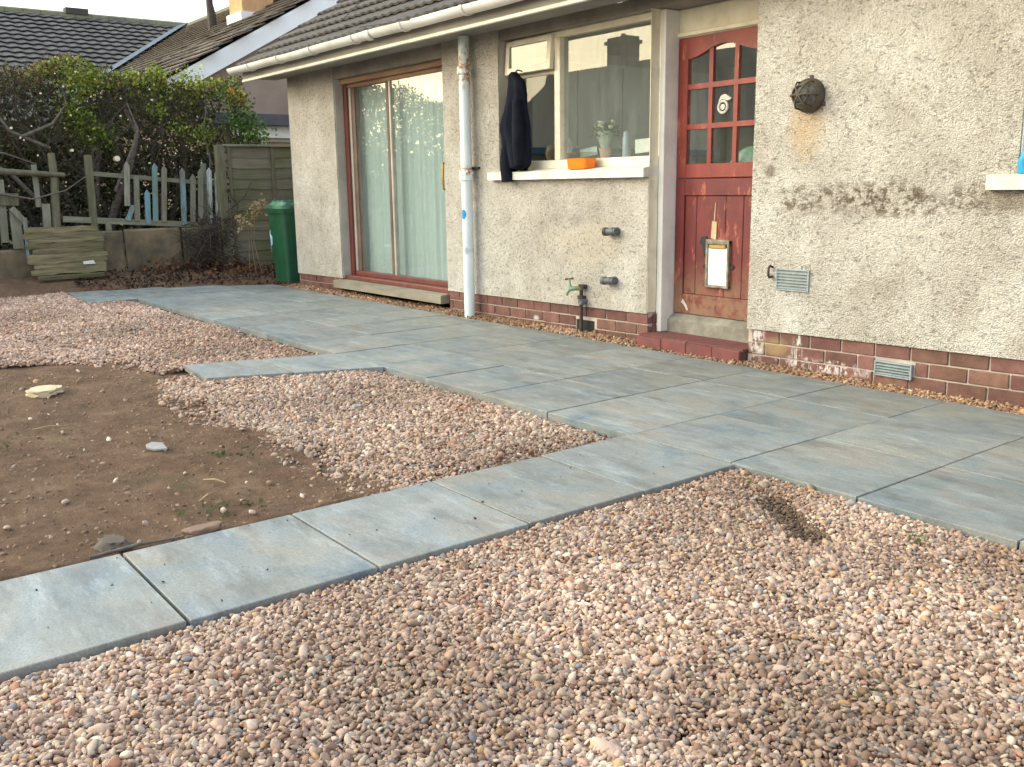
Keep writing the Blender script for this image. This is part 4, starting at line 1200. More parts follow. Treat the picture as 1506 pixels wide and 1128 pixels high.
# right-hand window
w2 = MB()
w2.prism([(YR-0.05, 1.145), (YR-0.05, 1.222), (YR+0.3, 1.24), (YR+0.3, 1.145)], 'x', -2.505, -0.95)
wr_ = MB()
wr_.box(-2.37, -2.31, YR+0.20, YR+0.27, 1.24, 2.32, 0.003)
wr_.box(-2.31, -1.0, YR+0.20, YR+0.27, 1.24, 1.30, 0.003)
wr_.box(-2.31, -1.0, YR+0.20, YR+0.27, 2.26, 2.32, 0.003)
wr_.box(-1.06, -1.0, YR+0.20, YR+0.27, 1.30, 2.26, 0.003)
win2 = wr_.build('window', M['white_paint'], house)
w2.build('sill', M['sill'], win2)
MB().box(-2.31, -1.06, YR+0.235, YR+0.239, 1.30, 2.26).build('glass_pane', M['glass'], win2)

# ------------------------------------------------------------------ things fixed to or standing by the house
lamp = thing('wall_lamp', (-3.64, YR, 1.71), 'round rusty bulkhead lamp above a rust stain on the pebble-dashed wall', 'lamp')
MB().lathe([(0.100, 0.0), (0.104, -0.02), (0.098, -0.045), (0.085, -0.06)], (-3.64, YR, 1.712), 'y', 22).build('housing', M['rusty'], lamp, smooth=40)
MB().lathe([(0.080, 0.0), (0.074, -0.025), (0.052, -0.05), (0.002, -0.062)], (-3.64, YR-0.058, 1.712), 'y', 20).build('dome', M['lens'], lamp, smooth=40)
gd = MB()
for a_ in (0, pi/3, 2*pi/3):
    pts = []
    for i in range(9):
        t = pi*i/8
        r_ = 0.092*cos(t); h_ = 0.085*sin(t)**0.7 if sin(t) > 0 else 0
        pts.append((-3.64 + r_*cos(a_), YR-0.048-h_, 1.712 + r_*sin(a_)))
    gd.tube(pts, 0.006, 6)
gd.tube([(-3.64+0.055*cos(t), YR-0.115, 1.712+0.055*sin(t)) for t in [2*pi*i/18 for i in range(19)]], 0.006, 6)
gd.build('wire_guard', M['rusty'], lamp, smooth=40)
lg = MB()
for t in (pi/2, pi*7/6, -pi/6): lg.box(-3.64+0.108*cos(t)-0.012, -3.64+0.108*cos(t)+0.012, YR-0.012, YR+0.0, 1.712+0.108*sin(t)-0.012, 1.712+0.108*sin(t)+0.012, 0.003)
lg.build('lug', M['rusty'], lamp)

def vent(x0, x1, z0, z1_, yf, label, n, proud=0.012):
    v = thing('air_vent', ((x0+x1)/2, yf, z0), label, 'air vent')
    f = MB()
    f.box(x0, x0+0.012, yf-proud, yf+0.02, z0, z1_, 0.002); f.box(x1-0.012, x1, yf-proud, yf+0.02, z0, z1_, 0.002)
    f.box(x0+0.012, x1-0.012, yf-proud, yf+0.02, z1_-0.010, z1_, 0.002); f.box(x0+0.012, x1-0.012, yf-proud, yf+0.02, z0, z0+0.010, 0.002)
    f.build('frame', M['galv'], v)
    MB().box(x0+0.012, x1-0.012, yf+0.006, yf+0.012, z0+0.01, z1_-0.01).build('backing', M['dark'], v)
    for i in range(n):
        z = z0+0.012 + (i+0.5)*(z1_-z0-0.024)/n
        hh = (z1_-z0-0.024)/n
        MB().prism([(yf-proud, z-hh*0.42), (yf-proud, z-hh*0.25), (yf+0.004, z+hh*0.40), (yf+0.004, z+hh*0.22)], 'x', x0+0.012, x1-0.012).build('slat', M['galv'], v)
    return v
vent(-3.835, -3.585, 0.515, 0.655, YR, 'grey louvred air vent set in the pebble-dash right of the red door', 6)
vent(-3.105, -2.865, 0.060, 0.150, YR+0.008, 'grey louvred air vent low in the brick plinth at gravel level', 4)
hk = MB().tube([(-3.87, YR+0.01, 0.655), (-3.87, YR-0.03, 0.67), (-3.868, YR-0.045, 0.65), (-3.868, YR-0.045, 0.61), (-3.87, YR-0.03, 0.595), (-3.87, YR+0.01, 0.60)], 0.008, 8)
tag(hk.build('wall_hook', M['iron'], smooth=40), 'small rusty iron hook beside the upper air vent', 'hook')

def stub(x, z, label):
    s_ = thing('waste_pipe', (x, YL, z), label, 'pipe end', 'capped pipe ends under the kitchen window')
    MB().tube([(x, YL+0.02, z), (x, YL-0.045, z), (x-0.01, YL-0.06, z)], 0.032, 14).build('elbow', M['plastic_grey'], s_, smooth=40)
    MB().tube([(x+0.03, YL-0.045, z), (x-0.02, YL-0.05, z), (x-0.075, YL-0.05, z-0.002)], 0.028, 14).build('spout', M['plastic_grey'], s_, smooth=40)
    MB().tube([(x-0.060, YL-0.05, z-0.002), (x-0.092, YL-0.05, z-0.003)], 0.033, 14).build('cap', M['plastic_grey'] if z < 0.7 else M['iron'], s_, smooth=40)
stub(-5.36, 0.845, 'upper grey plastic pipe end sticking out of the wall below the window')
stub(-5.38, 0.465, 'lower grey plastic pipe end sticking out of the wall beside the tap')
tap = thing('outdoor_tap', (-5.76, YL, 0.05), 'green-tarnished outdoor tap on a short standpipe above the drain hole', 'tap')
MB().tube([(-5.745, YL-0.03, 0.03), (-5.745, YL-0.03, 0.385)], 0.015, 10).build('standpipe', M['iron'], tap, smooth=40)
MB().tube([(-5.745, YL-0.03, 0.375), (-5.76, YL-0.07, 0.382), (-5.79, YL-0.12, 0.375), (-5.80, YL-0.14, 0.345), (-5.80, YL-0.142, 0.325)], [0.017, 0.019, 0.019, 0.015, 0.014], 10).build('tap_body', M['verdigris'], tap, smooth=40)
MB().tube([(-5.79, YL-0.11, 0.385), (-5.795, YL-0.115, 0.455)], [0.014, 0.008], 8).build('spindle', M['verdigris'], tap, smooth=40)
MB().tube([(-5.835, YL-0.12, 0.452), (-5.795, YL-0.115, 0.458), (-5.755, YL-0.11, 0.463)], [0.008, 0.006, 0.008], 8).build('tap_handle', M['iron'], tap, smooth=40)
MB().tube([(-5.72, YL+0.0, 0.275), (-5.725, YL-0.055, 0.27), (-5.70, YL-0.07, 0.245)], [0.022, 0.028, 0.018], 10).build('stop_valve', M['plastic_grey'], tap, smooth=40)
MB().box(-5.775, -5.715, YL-0.05, YL-0.002, 0.29, 0.32, 0.005).build('pipe_clip', M['iron'], tap)
MB().box(-5.765, -5.70, YL-0.05, YL-0.002, 0.375, 0.41, 0.005).build('pipe_clip', M['iron'], tap)

# jacket hanging from the corner of the open vent sash
jk = MB()
prof_ = [(2.135, -6.575, .010, .03), (2.11, -6.575, .045, .045), (2.05, -6.545, .085, .055), (1.95, -6.545, .115, .065), (1.85, -6.555, .135, .07), (1.74, -6.575, .175, .07), (1.68, -6.58, .190, .07), (1.60, -6.565, .172, .068), (1.50, -6.56, .178, .065), (1.42, -6.555, .18, .06), (1.36, -6.55, .178, .055), (1.335, -6.55, .172, .05)]
V = []; F = []; n_ = 36
for k, (z, xc, a_, b__) in enumerate(prof_):
    for i in range(n_):
        t = 2*pi*i/n_
        fold = 1 + 0.10*sin(5*t+z*3) + 0.07*sin(9*t-z*9+1)
        fold2 = 1 + 0.28*sin(7*t+z*4) * min(1, (2.14-z)*3)
        zz = z + (0.022*sin(3*t+1) if k == len(prof_)-1 else 0) + (0.03*cos(t) if k >= len(prof_)-2 else 0)
        V.append((xc + a_*cos(t)*(1+0.04*sin(4*t+z*8)), 5.115 + b__*sin(t)*fold*fold2, zz))
for k in range(len(prof_)-1):
    for i in range(n_):
        F.append((k*n_+i, k*n_+(i+1) % n_, (k+1)*n_+(i+1) % n_, (k+1)*n_+i))
F.append(tuple(range(n_))); F.append(tuple(reversed(range((len(prof_)-1)*n_, len(prof_)*n_))))
jacket = thing('jacket', (-6.56, 5.11, 1.25), 'dark navy jacket hanging from the open vent window over the sill', 'jacket')
jk.add(V, F).build('jacket_body', M['navy'], jacket, smooth=True)
MB().tube([(-6.66, 5.10, 1.60), (-6.67, 5.09, 1.50), (-6.665, 5.085, 1.40), (-6.655, 5.085, 1.30), (-6.65, 5.085, 1.235)], [.03, .045, .055, .056, .052], 14).build('sleeve', M['navy'], jacket, smooth=60)
MB().tube([(-6.47, 5.06, 1.90), (-6.445, 5.045, 1.70), (-6.445, 5.05, 1.50), (-6.45, 5.06, 1.37)], [.04, .052, .052, .046], 14).build('sleeve', M['navy'], jacket, smooth=60)
MB().tube([(-6.60, 5.10, 2.10), (-6.585, 5.16, 2.155), (-6.575, 5.2, 2.145)], 0.006, 6).build('hanging_loop', M['navy'], jacket)

tub = thing('storage_tub', (-5.79, 5.17, 1.325), 'small bright orange tub with a clear lid on the kitchen window sill', 'tub')
def rbox(m, cx_, cy_, z0, z1_, ax, ay, r, taper=1.0, n=5):
    ring = []
    for sx, sy, a0 in ((1, 1, 0), (-1, 1, pi/2), (-1, -1, pi), (1, -1, 3*pi/2)):
        for i in range(n):
            t = a0 + pi/2*i/(n-1)
            ring.append((sx*(ax-r) + r*cos(t), sy*(ay-r) + r*sin(t)))
    k = len(ring)
    V = [(cx_+p[0]*taper, cy_+p[1]*taper, z0) for p in ring] + [(cx_+p[0], cy_+p[1], z1_) for p in ring]
    F = [tuple(reversed(range(k))), tuple(range(k, 2*k))] + [(i, (i+1) % k, (i+1) % k+k, i+k) for i in range(k)]
    m.add(V, F)
    return m
rbox(MB(), -5.785, 5.165, 1.324, 1.405, 0.125, 0.062, 0.03, 0.92).build('tub_body', M['orange'], tub, smooth=40)
rbox(MB(), -5.785, 5.165, 1.406, 1.452, 0.128, 0.065, 0.03, 1.0).build('tub_lid', M['clear_lid'], tub, smooth=40)

plant = thing('pot_plant', (-5.80, 5.44, 1.41), 'small white-flowered pot plant in clear wrap inside the kitchen window', 'pot plant')
MB().lathe([(0.040, 0), (0.055, 0.075), (0.058, 0.08)], (-5.80, 5.44, 1.41), n=16).build('pot', M['pot'], plant, smooth=40)
MB().lathe([(0.035, 0), (0.055, 0.06), (0.085, 0.13), (0.075, 0.135), (0.03, 0.05)], (-5.80, 5.44, 1.485), n=14).build('wrap', M['wrap'], plant)
lf = MB(); fr_ = MB(); r = random.Random(5)
for i in range(150):
    a_ = r.uniform(0, 2*pi); rr = r.uniform(0.0, 0.12)
    p = Vector((-5.80+rr*cos(a_), 5.44+rr*sin(a_)*0.8, 1.635+r.uniform(-.04, .05)-rr*0.2))
    d = Vector((cos(a_), sin(a_), r.uniform(-.2, .8))).normalized()*0.035
    s2 = d.cross(Vector((r.uniform(-1, 1), r.uniform(-1, 1), 1))).normalized()*0.014
    lf.add([p, p+d*0.5+s2, p+d, p+d*0.5-s2], [(0, 1, 2, 3)])
for i in range(11):
    a_ = r.uniform(0, 2*pi); rr = r.uniform(0.02, 0.12)
    c = (-5.80+rr*cos(a_), 5.44+rr*sin(a_)*0.7, 1.675+r.uniform(-.03, .02))
    fr_.lathe([(0.004, -0.012), (0.018, 0), (0.022, 0.008), (0.012, 0.014)], c, n=7)
lf.build('leaves', M['leaf_green'], plant); fr_.build('flowers', M['flower'], plant)
tag(MB().lathe([(0.030, 0), (0.031, 0.02), (0.031, 0.15), (0.024, 0.165), (0.024, 0.195), (0.012, 0.198)], (-5.56, 5.44, 1.41), n=16).build('spray_can', M['bottle'], smooth=40), 'blue-grey spray can beside the pot plant inside the kitchen window', 'can')
tr = MB().obox((-5.44, 5.42, 1.485), (-5.11, 5.42, 1.50), 0.012, 0.105, b=0.003)
tag(tr.build('papers', M['paper']), 'white tray or papers propped up at the right end inside the kitchen window', 'papers')
tr = MB().obox((-6.13, 5.46, 1.455), (-5.92, 5.46, 1.475), 0.008, 0.07, b=0.002)
tag(tr.build('booklet', simple('pale_blue_booklet', (0.55, 0.66, 0.68), (0.35, 0.5, 0.55), 30, 0.6, 0.05)), 'pale blue booklet lying behind the orange tub inside the window', 'booklet')
tag(MB().lathe([(0.004, -0.01), (0.08, -0.006), (0.10, 0.006), (0.095, 0.01)], (-6.38, 5.50, 1.515), 'y', 24).build('plate', simple('grey_enamel', (0.34, 0.34, 0.36), (0.25, 0.25, 0.28), 8, 0.4, 0.05), smooth=40), 'round grey plate standing inside the left pane of the kitchen window', 'plate')
tag(MB().lathe([(0.03, 0), (0.05, 0.03), (0.055, 0.07), (0.045, 0.12), (0.028, 0.135)], (-6.55, 5.50, 1.41), n=14).build('jar', simple('brown_mottled_jar', (0.42, 0.30, 0.16), (0.10, 0.07, 0.05), 30, 0.5, 0.1), smooth=40), 'brown mottled jar inside the left pane of the kitchen window', 'jar')
bg_ = MB().lathe([(0.08, -0.0), (0.15, 0.03), (0.17, 0.10), (0.13, 0.17), (0.05, 0.21), (0.01, 0.215)], (-4.44, 5.62, 1.24), n=18)
bg_.v = [(a_+0.012*sin(c_*60), b__+0.01*sin(a_*70), c_) for a_, b__, c_ in bg_.v]
tag(bg_.build('shopping_bag', M['green_bag'], smooth=True), 'green and grey bag behind the lower panes of the red door', 'bag')
MB().box(-4.9, -4.15, 5.50, 5.9, 1.20, 1.24).build('shelf', M['room'], house)
bt = MB().tube([(-2.325, 5.10, 1.225), (-2.335, 5.10, 1.28), (-2.315, 5.10, 1.335), (-2.25, 5.10, 1.36), (-2.16, 5.10, 1.355), (-2.10, 5.10, 1.29)], [.030, .030, .030, .030, .030, .026], 12)
tag(bt.build('plastic_handle', M['blue_soft'], smooth=40), 'bright blue plastic handle on the right-hand window sill at the frame edge', 'handle')

# ------------------------------------------------------------------ wheelie bin
BX, BY = -11.53, 5.37
wb = thing('wheelie_bin', (BX, BY, 0), 'green wheelie bin standing at the far corner of the house', 'wheelie bin')
bm_ = MB()
rbox(bm_, BX, BY, 0.03, 0.93, 0.235, 0.29, 0.05, 0.84).build('bin_body', M['bin'], wb, smooth=40)
rbox(MB(), BX, BY, 0.90, 0.955, 0.255, 0.31, 0.05, 0.98).build('rim', M['bin'], wb, smooth=40)
ld_ = MB(); rbox(ld_, BX, BY, 0.957, 1.00, 0.26, 0.315, 0.06, 1.0)
rbox(ld_, BX, BY, 1.0, 1.045, 0.19, 0.24, 0.05, 1.16)
for t in (-0.15, 0.0, 0.15): ld_.box(BX+t-0.02, BX+t+0.02, BY-0.24, BY+0.22, 1.04, 1.062, 0.006)
ld_.build('lid', M['bin_lid'], wb)
MB().tube([(BX-0.22, BY+0.36, 0.98), (BX+0.22, BY+0.36, 0.98)], 0.016, 8).build('handle', M['bin'], wb)
for s_ in (-1, 1):
    MB().lathe([(0.09, -0.02), (0.1, -0.015), (0.1, 0.015), (0.09, 0.02)], (BX+s_*0.20, BY+0.27, 0.10), 'x', 18).build('wheel', M['black'], wb)
sk = MB().prism([(-0.20, 0.42), (-0.20, 0.66), (-0.17, 0.69), (-0.17, 0.62), (-0.13, 0.60), (-0.15, 0.50), (-0.19, 0.48), (-0.20, 0.40)], 'y', 0, 0.002)
sk.v = [(BX + x*1.0, BY - 0.29*(0.84+0.16*(z-0.03)/0.9) - 0.006 + y, z) for x, y, z in sk.v]
sk.build('sticker', M['label_blue'], wb)

# ================================================================== BOUNDARY FENCE
FX = -13.0
fp = thing('fence_panel', (FX, 6.0, 0.0), 'greenish overlapping-board timber fence panel behind the wheelie bin', 'fence')
nb = 12
for k in range(nb):
    z0 = 0.06 + k*0.143
    bd = MB()
    V = []; F = []
    ny = 14
    r = random.Random(k)
    ph = r.uniform(0, 6)
    for i in range(ny+1):
        y = 5.10 + i*(7.2-5.10)/ny
        wv = 0.007*sin(y*6+ph) + 0.004*sin(y*15+ph*2)
        V += [(FX+0.018, y, z0+wv), (FX+0.006, y, z0+0.158), (FX-0.004, y, z0+0.158), (FX+0.008, y, z0+wv)]
    for i in range(ny):
        for q in range(4):
            F.append((i*4+q, i*4+(q+1) % 4, (i+1)*4+(q+1) % 4, (i+1)*4+q))
    F.append((0, 1, 2, 3)); F.append((ny*4+3, ny*4+2, ny*4+1, ny*4))
    bd.add(V, F).build('board', M['fence_wood'], fp)
for y in (5.11, 5.74, 6.4, 7.1):
    MB().box(FX+0.018, FX+0.040, y-0.022, y+0.022, 0.05, 1.78, 0.003).build('batten', M['post_wood'], fp)
MB().box(FX-0.03, FX+0.055, 5.05, 7.2, 1.782, 1.812, 0.004).build('cap_rail', M['rail_grey'], fp)
MB().box(FX-0.05, FX+0.05, 4.93, 5.045, -0.1, 1.80, 0.006).build('fence_post', M['post_wood'], fp)
# fence seen continuing along to the neighbour's boundary is hidden behind the house

PXF = -13.2
pf = thing('picket_fence', (PXF, 4.1, 0.7), 'broken old picket fence with flaking blue and teal paint below the hedge', 'fence')
def picket(p, q, mat, w_=0.068, name='picket', pointed=True):
    y0, z0 = q; y1, z1_ = p
    h = w_/2
    poly = [(y0-h, z0), (y0+h, z0), (y1+h, z1_-0.05), (y1, z1_), (y1-h, z1_-0.05)] if pointed else [(y0-h, z0), (y0+h, z0), (y1+h, z1_), (y1-h, z1_-0.012)]
    dx = random.uniform(-0.006, 0.006)
    o = MB().prism(poly, 'x', PXF+0.035+dx, PXF+0.055+dx).build(name, mat, pf)
    return o
pk = [((3.79,1.58),(3.75,1.01),'picket_grey'), ((3.83,1.03),(3.74,0.82),'picket_blue'), ((3.90,1.40),(3.86,0.81),'picket_grey'), ((4.02,1.22),(4.00,0.76),'picket_blue'),
      ((4.15,1.56),(4.10,0.79),'picket_teal'), ((4.27,1.53),(4.21,0.79),'picket_grey'), ((4.51,1.50),(4.48,0.74),'picket_blue'), ((4.65,1.42),(4.60,0.77),'picket_grey'),
      ((4.76,1.49),(4.71,0.75),'picket_grey'), ((4.88,1.50),(4.84,0.71),'picket_white'), ((4.99,1.47),(4.96,0.73),'picket_white')]
for i, (p, q, m) in enumerate(pk): picket(p, q, M[m], pointed=(i not in (1, 2)))
MB().obox((PXF+0.012, 3.34, 1.43), (PXF+0.012, 5.08, 1.275), 0.028, 0.055).build('rail', M['rail_grey'], pf)
MB().obox((PXF+0.012, 2.95, 0.865), (PXF+0.012, 5.12, 0.70), 0.05, 0.075).build('rail', M['rail_grey'], pf)
MB().obox((PXF+0.0, 3.32, 0.55), (PXF+0.0, 3.33, 1.66), 0.075, 0.085, up=(0, 1, 0), b=0.006).build('post', M['post_wood'], pf)
MB().obox((PXF-0.04, 4.82, 0.6), (PXF-0.04, 4.84, 1.56), 0.06, 0.06, up=(0, 1, 0), b=0.006).build('post', M['picket_grey'], pf)
MB().obox((PXF+0.03, 3.49, 0.80), (PXF+0.03, 3.50, 0.50), 0.03, 0.07, up=(0, 1, 0)).build('picket', M['picket_grey'], pf)

rf = thing('rail_fence', (PXF, 2.5, 0.5), 'leaning remnants of an old rail fence left of the picket fence', 'fence')
MB().tube([(PXF, 2.87, 0.55), (PXF, 2.88, 0.95), (PXF+0.01, 2.905, 1.35), (PXF, 2.90, 1.68)], [.055, .052, .05, .042], 9).build('post', M['post_wood'], rf, smooth=60)
MB().tube([(PXF+0.05, 0.8, 1.55), (PXF+0.05, 1.7, 1.50), (PXF+0.05, 2.3, 1.455), (PXF+0.05, 3.02, 1.41)], [.045, .04, .04, .03], 8).build('rail', M['post_wood'], rf, smooth=60)
MB().obox((PXF+0.06, 1.7, 1.15), (PXF+0.06, 2.46, 1.115), 0.03, 0.15, b=0.005).build('board', M['post_wood'], rf)
MB().obox((PXF+0.03, 2.26, 0.60), (PXF+0.03, 2.28, 1.36), 0.025, 0.085, up=(0, 1, 0)).build('board', M['picket_grey'], rf)
MB().obox((PXF+0.05, 2.40, 0.52), (PXF+0.05, 2.40, 0.98), 0.025, 0.12, up=(0, 1, 0)).build('board', M['picket_grey'], rf)
MB().obox((PXF+0.05, 2.10, 0.50), (PXF+0.05, 2.11, 1.0), 0.025, 0.10, up=(0, 1, 0)).build('board', M['picket_grey'], rf)
MB().obox((PXF+0.10, 2.36, 1.02), (PXF+0.12, 2.50, 0.83), 0.03, 0.07, up=(0, 1, 0)).build('board', M['picket_grey'], rf)
MB().tube([(PXF+0.13, 2.49, 0.90), (PXF+0.15, 2.485, 0.36)], 0.026, 8).build('pole', M['picket_blue'], rf)
MB().obox((PXF, 2.69, 1.02), (PXF-0.02, 2.69, 1.54), 0.03, 0.06, up=(0, 1, 0)).build('board', M['picket_grey'], rf)
MB().obox((PXF+0.02, 2.75, 0.55), (PXF+0.02, 2.77, 1.06), 0.03, 0.09, up=(0, 1, 0)).build('board', M['picket_grey'], rf)

# low retaining wall
rwall = thing('retaining_wall', (-13.1, 4.0, 0.1), 'low mossy concrete retaining wall under the picket fence', 'wall')
for a_, b__ in ((3.0, 3.66), (3.665, 4.42), (4.425, 4.95)):
    me = cbox_mesh('concrete_panel', 0.10, b__-a_-0.012, 0.62, 0.02, M['conc_block'], 0.006, seed=int(a_*10))
    place(me, 'concrete_panel', (-13.16, (a_+b__)/2, 0.395+random.uniform(-.015, .015)), None, rwall)
for a_, b__ in ((0.2, 1.5), (1.505, 2.98)):
    me = cbox_mesh('concrete_panel', 0.10, b__-a_-0.012, 0.45, 0.02, M['conc_block'], 0.006, seed=int(a_*10))
    place(me, 'concrete_panel', (-13.20, (a_+b__)/2, 0.28), None, rwall)
grid_mesh('raised_soil', -16.5, -13.18, -1.0, 5.0, 0.12, lambda x, y: 0.60 + 0.06*fbm(x, y, 2, 33) - 0.12*(y < 2.9), M['dark_soil'])
kb = MB().prism([(-13.05, 1.9), (-12.75, 1.8), (-12.62, 2.86), (-12.85, 2.95)], 'z', -0.02, 0.045)
tag(kb.build('kerb', M['conc_block']), kind='structure')

# stack of split boards leaning on the wall
bs = thing('board_stack', (-12.95, 2.9, 0.2), 'neat stack of weathered split boards leaning against the low wall', 'boards')
r = random.Random(3)
for k in range(9):
    z0 = 0.205 + k*0.064
    y0 = 2.47 + r.uniform(-.05, .06) + (0.02 if k < 3 else 0); y1_ = 3.36 + r.uniform(-.06, .03)
    V = []; F = []; ny = 16; ph = r.uniform(0, 6)
    xo = -12.93 - k*0.006
    for i in range(ny+1):
        t = i/ny; y = y0 + t*(y1_-y0)
        w1 = 0.007*sin(y*13+ph) + 0.004*sin(y*31+ph)
        tp = 1.0 if 0 < i < ny else 0.72
        V += [(xo+0.022*tp, y, z0-0.008+w1), (xo+0.012, y, z0+0.060*tp+w1*0.6), (xo-0.02, y, z0+0.060*tp+w1*0.6), (xo-0.02, y, z0-0.008+w1)]
    for i in range(ny):
        for q in range(4): F.append((i*4+q, i*4+(q+1) % 4, (i+1)*4+(q+1) % 4, (i+1)*4+q))
    F.append((0, 1, 2, 3)); F.append((ny*4+3, ny*4+2, ny*4+1, ny*4))
    MB().add(V, F).build('board', M['stack_wood'], bs)
MB().prism([(3.08, 0.30), (3.22, 0.30), (3.20, 0.345), (3.07, 0.335)], 'x', -12.905, -12.902).build('paint_mark', M['white_paint'], bs)
MB().obox((-12.86, 2.52, 0.155), (-12.84, 3.3, 0.16), 0.05, 0.06, b=0.01).build('board', M['stack_wood'], bs)

# ------------------------------------------------------------------ foliage helpers
def leaves(n, pf_, size, cols, seed, droop=0.3):
    r = np.random.default_rng(seed)
    P = pf_(r, n); n = len(P)
    d = r.normal(0, 1, (n, 3)); d[:, 2] -= droop; d /= np.linalg.norm(d, axis=1)[:, None]
    e = r.normal(0, 1, (n, 3)); s_ = np.cross(d, e); s_ /= np.linalg.norm(s_, axis=1)[:, None]
    nrm_ = np.cross(d, s_)
    L = size*r.uniform(.6, 1.35, n)[:, None]; W = L*r.uniform(.28, .42, n)[:, None]
    a = P; c = P + d*L; m = P + d*L*0.5
    b = m + s_*W + nrm_*L*0.08; e_ = m - s_*W + nrm_*L*0.08
    V = np.stack([a, b, c, e_], 1).reshape(-1, 3)
    ci_ = r.choice(len(cols), n)
    C = np.array(cols)[ci_]*np.exp(r.normal(0, .22, (n, 1)))
    return V, C
def leaf_obj(name, sets, parent=None):
    V = np.concatenate([s_[0] for s_ in sets]); C = np.concatenate([s_[1] for s_ in sets])
    n = len(V)//4
    org = (0, 0, 0) if parent is None else tuple(WO[parent.name])
    V = V - np.array(org)
    me = bpy.data.meshes.new(name)
    me.vertices.add(n*4); me.vertices.foreach_set('co', V.astype(np.float32).ravel())
    me.loops.add(n*4); me.loops.foreach_set('vertex_index', np.arange(n*4, dtype=np.int32))
    me.polygons.add(n); me.polygons.foreach_set('loop_start', np.arange(0, n*4, 4, dtype=np.int32))
    me.update(calc_edges=True)
    at = me.attributes.new('col', 'FLOAT_COLOR', 'FACE')
    at.data.foreach_set('color', np.concatenate([np.clip(C, 0, 1), np.ones((n, 1))], 1).astype(np.float32).ravel())
    me.materials.append(M['leaf'])
    o = bpy.data.objects.new(name, me)
    return link(o, org, parent)

# ------------------------------------------------------------------ hedge
hedge = thing('hedge', (-14.2, 3.0, 0.6), 'overgrown part-bare hedge with cut branches behind the picket fence', 'hedge')
def htop(y): return 2.78 - 0.030*(y-2.5) + 0.07*np.sin(y*2.3) + 0.05*np.sin(y*5.9+1) - 0.42*np.clip((2.35-y)/1.6, 0, 1) - 0.35*np.clip((0.3-y)/1.2, 0, 1)
Y0h, Y1h = -2.2, 5.55
brm = MB(); twm = MB(); cuts = MB()
r = random.Random(17)
ends = []
def branch(p, d, L, rad, depth):
    pts = [p]; n = 4
    for i in range(n):
        d = (d + Vector((r.uniform(-.35, .35), r.uniform(-.35, .35), r.uniform(-.15, .3)))).normalized()
        p = p + d*L/n
        if p.x > -13.42: p.x = -13.42 - r.uniform(0, .05)
        p.z = min(p.z, float(htop(p.y))-0.05)
        p.y = max(Y0h, min(Y1h+0.05, p.y))
        pts.append(p.copy())
    rr = [rad*(1-0.55*i/n) for i in range(n+1)]
    (brm if rad > 0.008 else twm).tube(pts, rr, 6 if rad > 0.012 else 4, caps=True)
    if depth > 0:
        for i in range(3 if depth > 1 else 4):
            k = r.randint(1, n)
            nd = (d + Vector((r.uniform(-.7, .9), r.uniform(-1, 1), r.uniform(-.5, .9)))).normalized()
            branch(pts[k].copy(), nd, L*r.uniform(.45, .75), rr[k]*0.62, depth-1)
    else: ends.append(pts[-1])
for i in range(30):
    y = Y0h + (Y1h-Y0h)*(i+r.uniform(.1, .9))/30
    branch(Vector((-14.0+r.uniform(-.35, .3), y, 0.55)), Vector((r.uniform(-.2, .35), r.uniform(-.5, .5), 1)).normalized(), r.uniform(1.3, 1.8), r.uniform(.025, .05), 3)
# thick old boughs seen at the left and in the middle
for pts, ra in (([(-13.7, 3.62, .6), (-13.6, 3.72, 1.0), (-13.5, 3.92, 1.5), (-13.6, 4.1, 1.95), (-13.75, 4.0, 2.3)], [.10, .09, .075, .05, .03]),
                ([(-13.6, 3.0, .6), (-13.5, 2.75, 1.1), (-13.45, 2.45, 1.45), (-13.45, 2.1, 1.62), (-13.5, 1.7, 1.75)], [.06, .05, .045, .035, .02]),
                ([(-13.45, 2.95, 1.75), (-13.42, 2.5, 1.95), (-13.42, 2.35, 2.2), (-13.5, 2.3, 2.5)], [.04, .035, .03, .018]),
                ([(-13.42, 2.62, 1.88), (-13.40, 3.0, 2.05), (-13.45, 3.2, 2.3), (-13.5, 3.18, 2.55)], [.035, .03, .022, .014]),
                ([(-13.42, 2.0, 1.75), (-13.38, 2.4, 1.68), (-13.36, 2.75, 1.55)], [.022, .018, .012]),
                ([(-13.45, 3.7, 1.2), (-13.38, 3.95, 1.75), (-13.4, 4.05, 2.0), (-13.45, 3.95, 2.35)], [.04, .034, .028, .015]),
                ([(-13.4, 4.9, 1.0), (-13.38, 5.0, 1.6), (-13.42, 4.95, 2.0), (-13.5, 5.05, 2.4)], [.03, .026, .022, .013]),
                ([(-13.1, 2.2, 1.2), (-13.05, 2.6, 1.12), (-13.08, 3.0, 1.22), (-13.1, 3.3, 1.42)], [.02, .018, .013, .008])):
    brm.tube(pts, [q_*0.62 for q_ in ra], 8)
brm.build('branches', M['bark'], hedge, smooth=60)
# extra fine twigs filling the volume
for i in range(2600):
    y = r.uniform(Y0h, Y1h); x = -13.42 - abs(r.gauss(0, .30)); z = r.uniform(0.65, float(htop(y)))
    p = Vector((x, y, z)); d = Vector((r.uniform(-.3, .6), r.uniform(-1, 1), r.uniform(-.5, 1))).normalized()
    L = r.uniform(.12, .35)
    q = p + d*L; q.x = min(q.x, -13.36)
    m_ = (p+q)/2 + Vector((r.uniform(-.03, .03),)*3)
    twm.tube([p, m_, q], [.006, .004, .002], 3, caps=False)
twm.build('twigs', M['twig'], hedge)
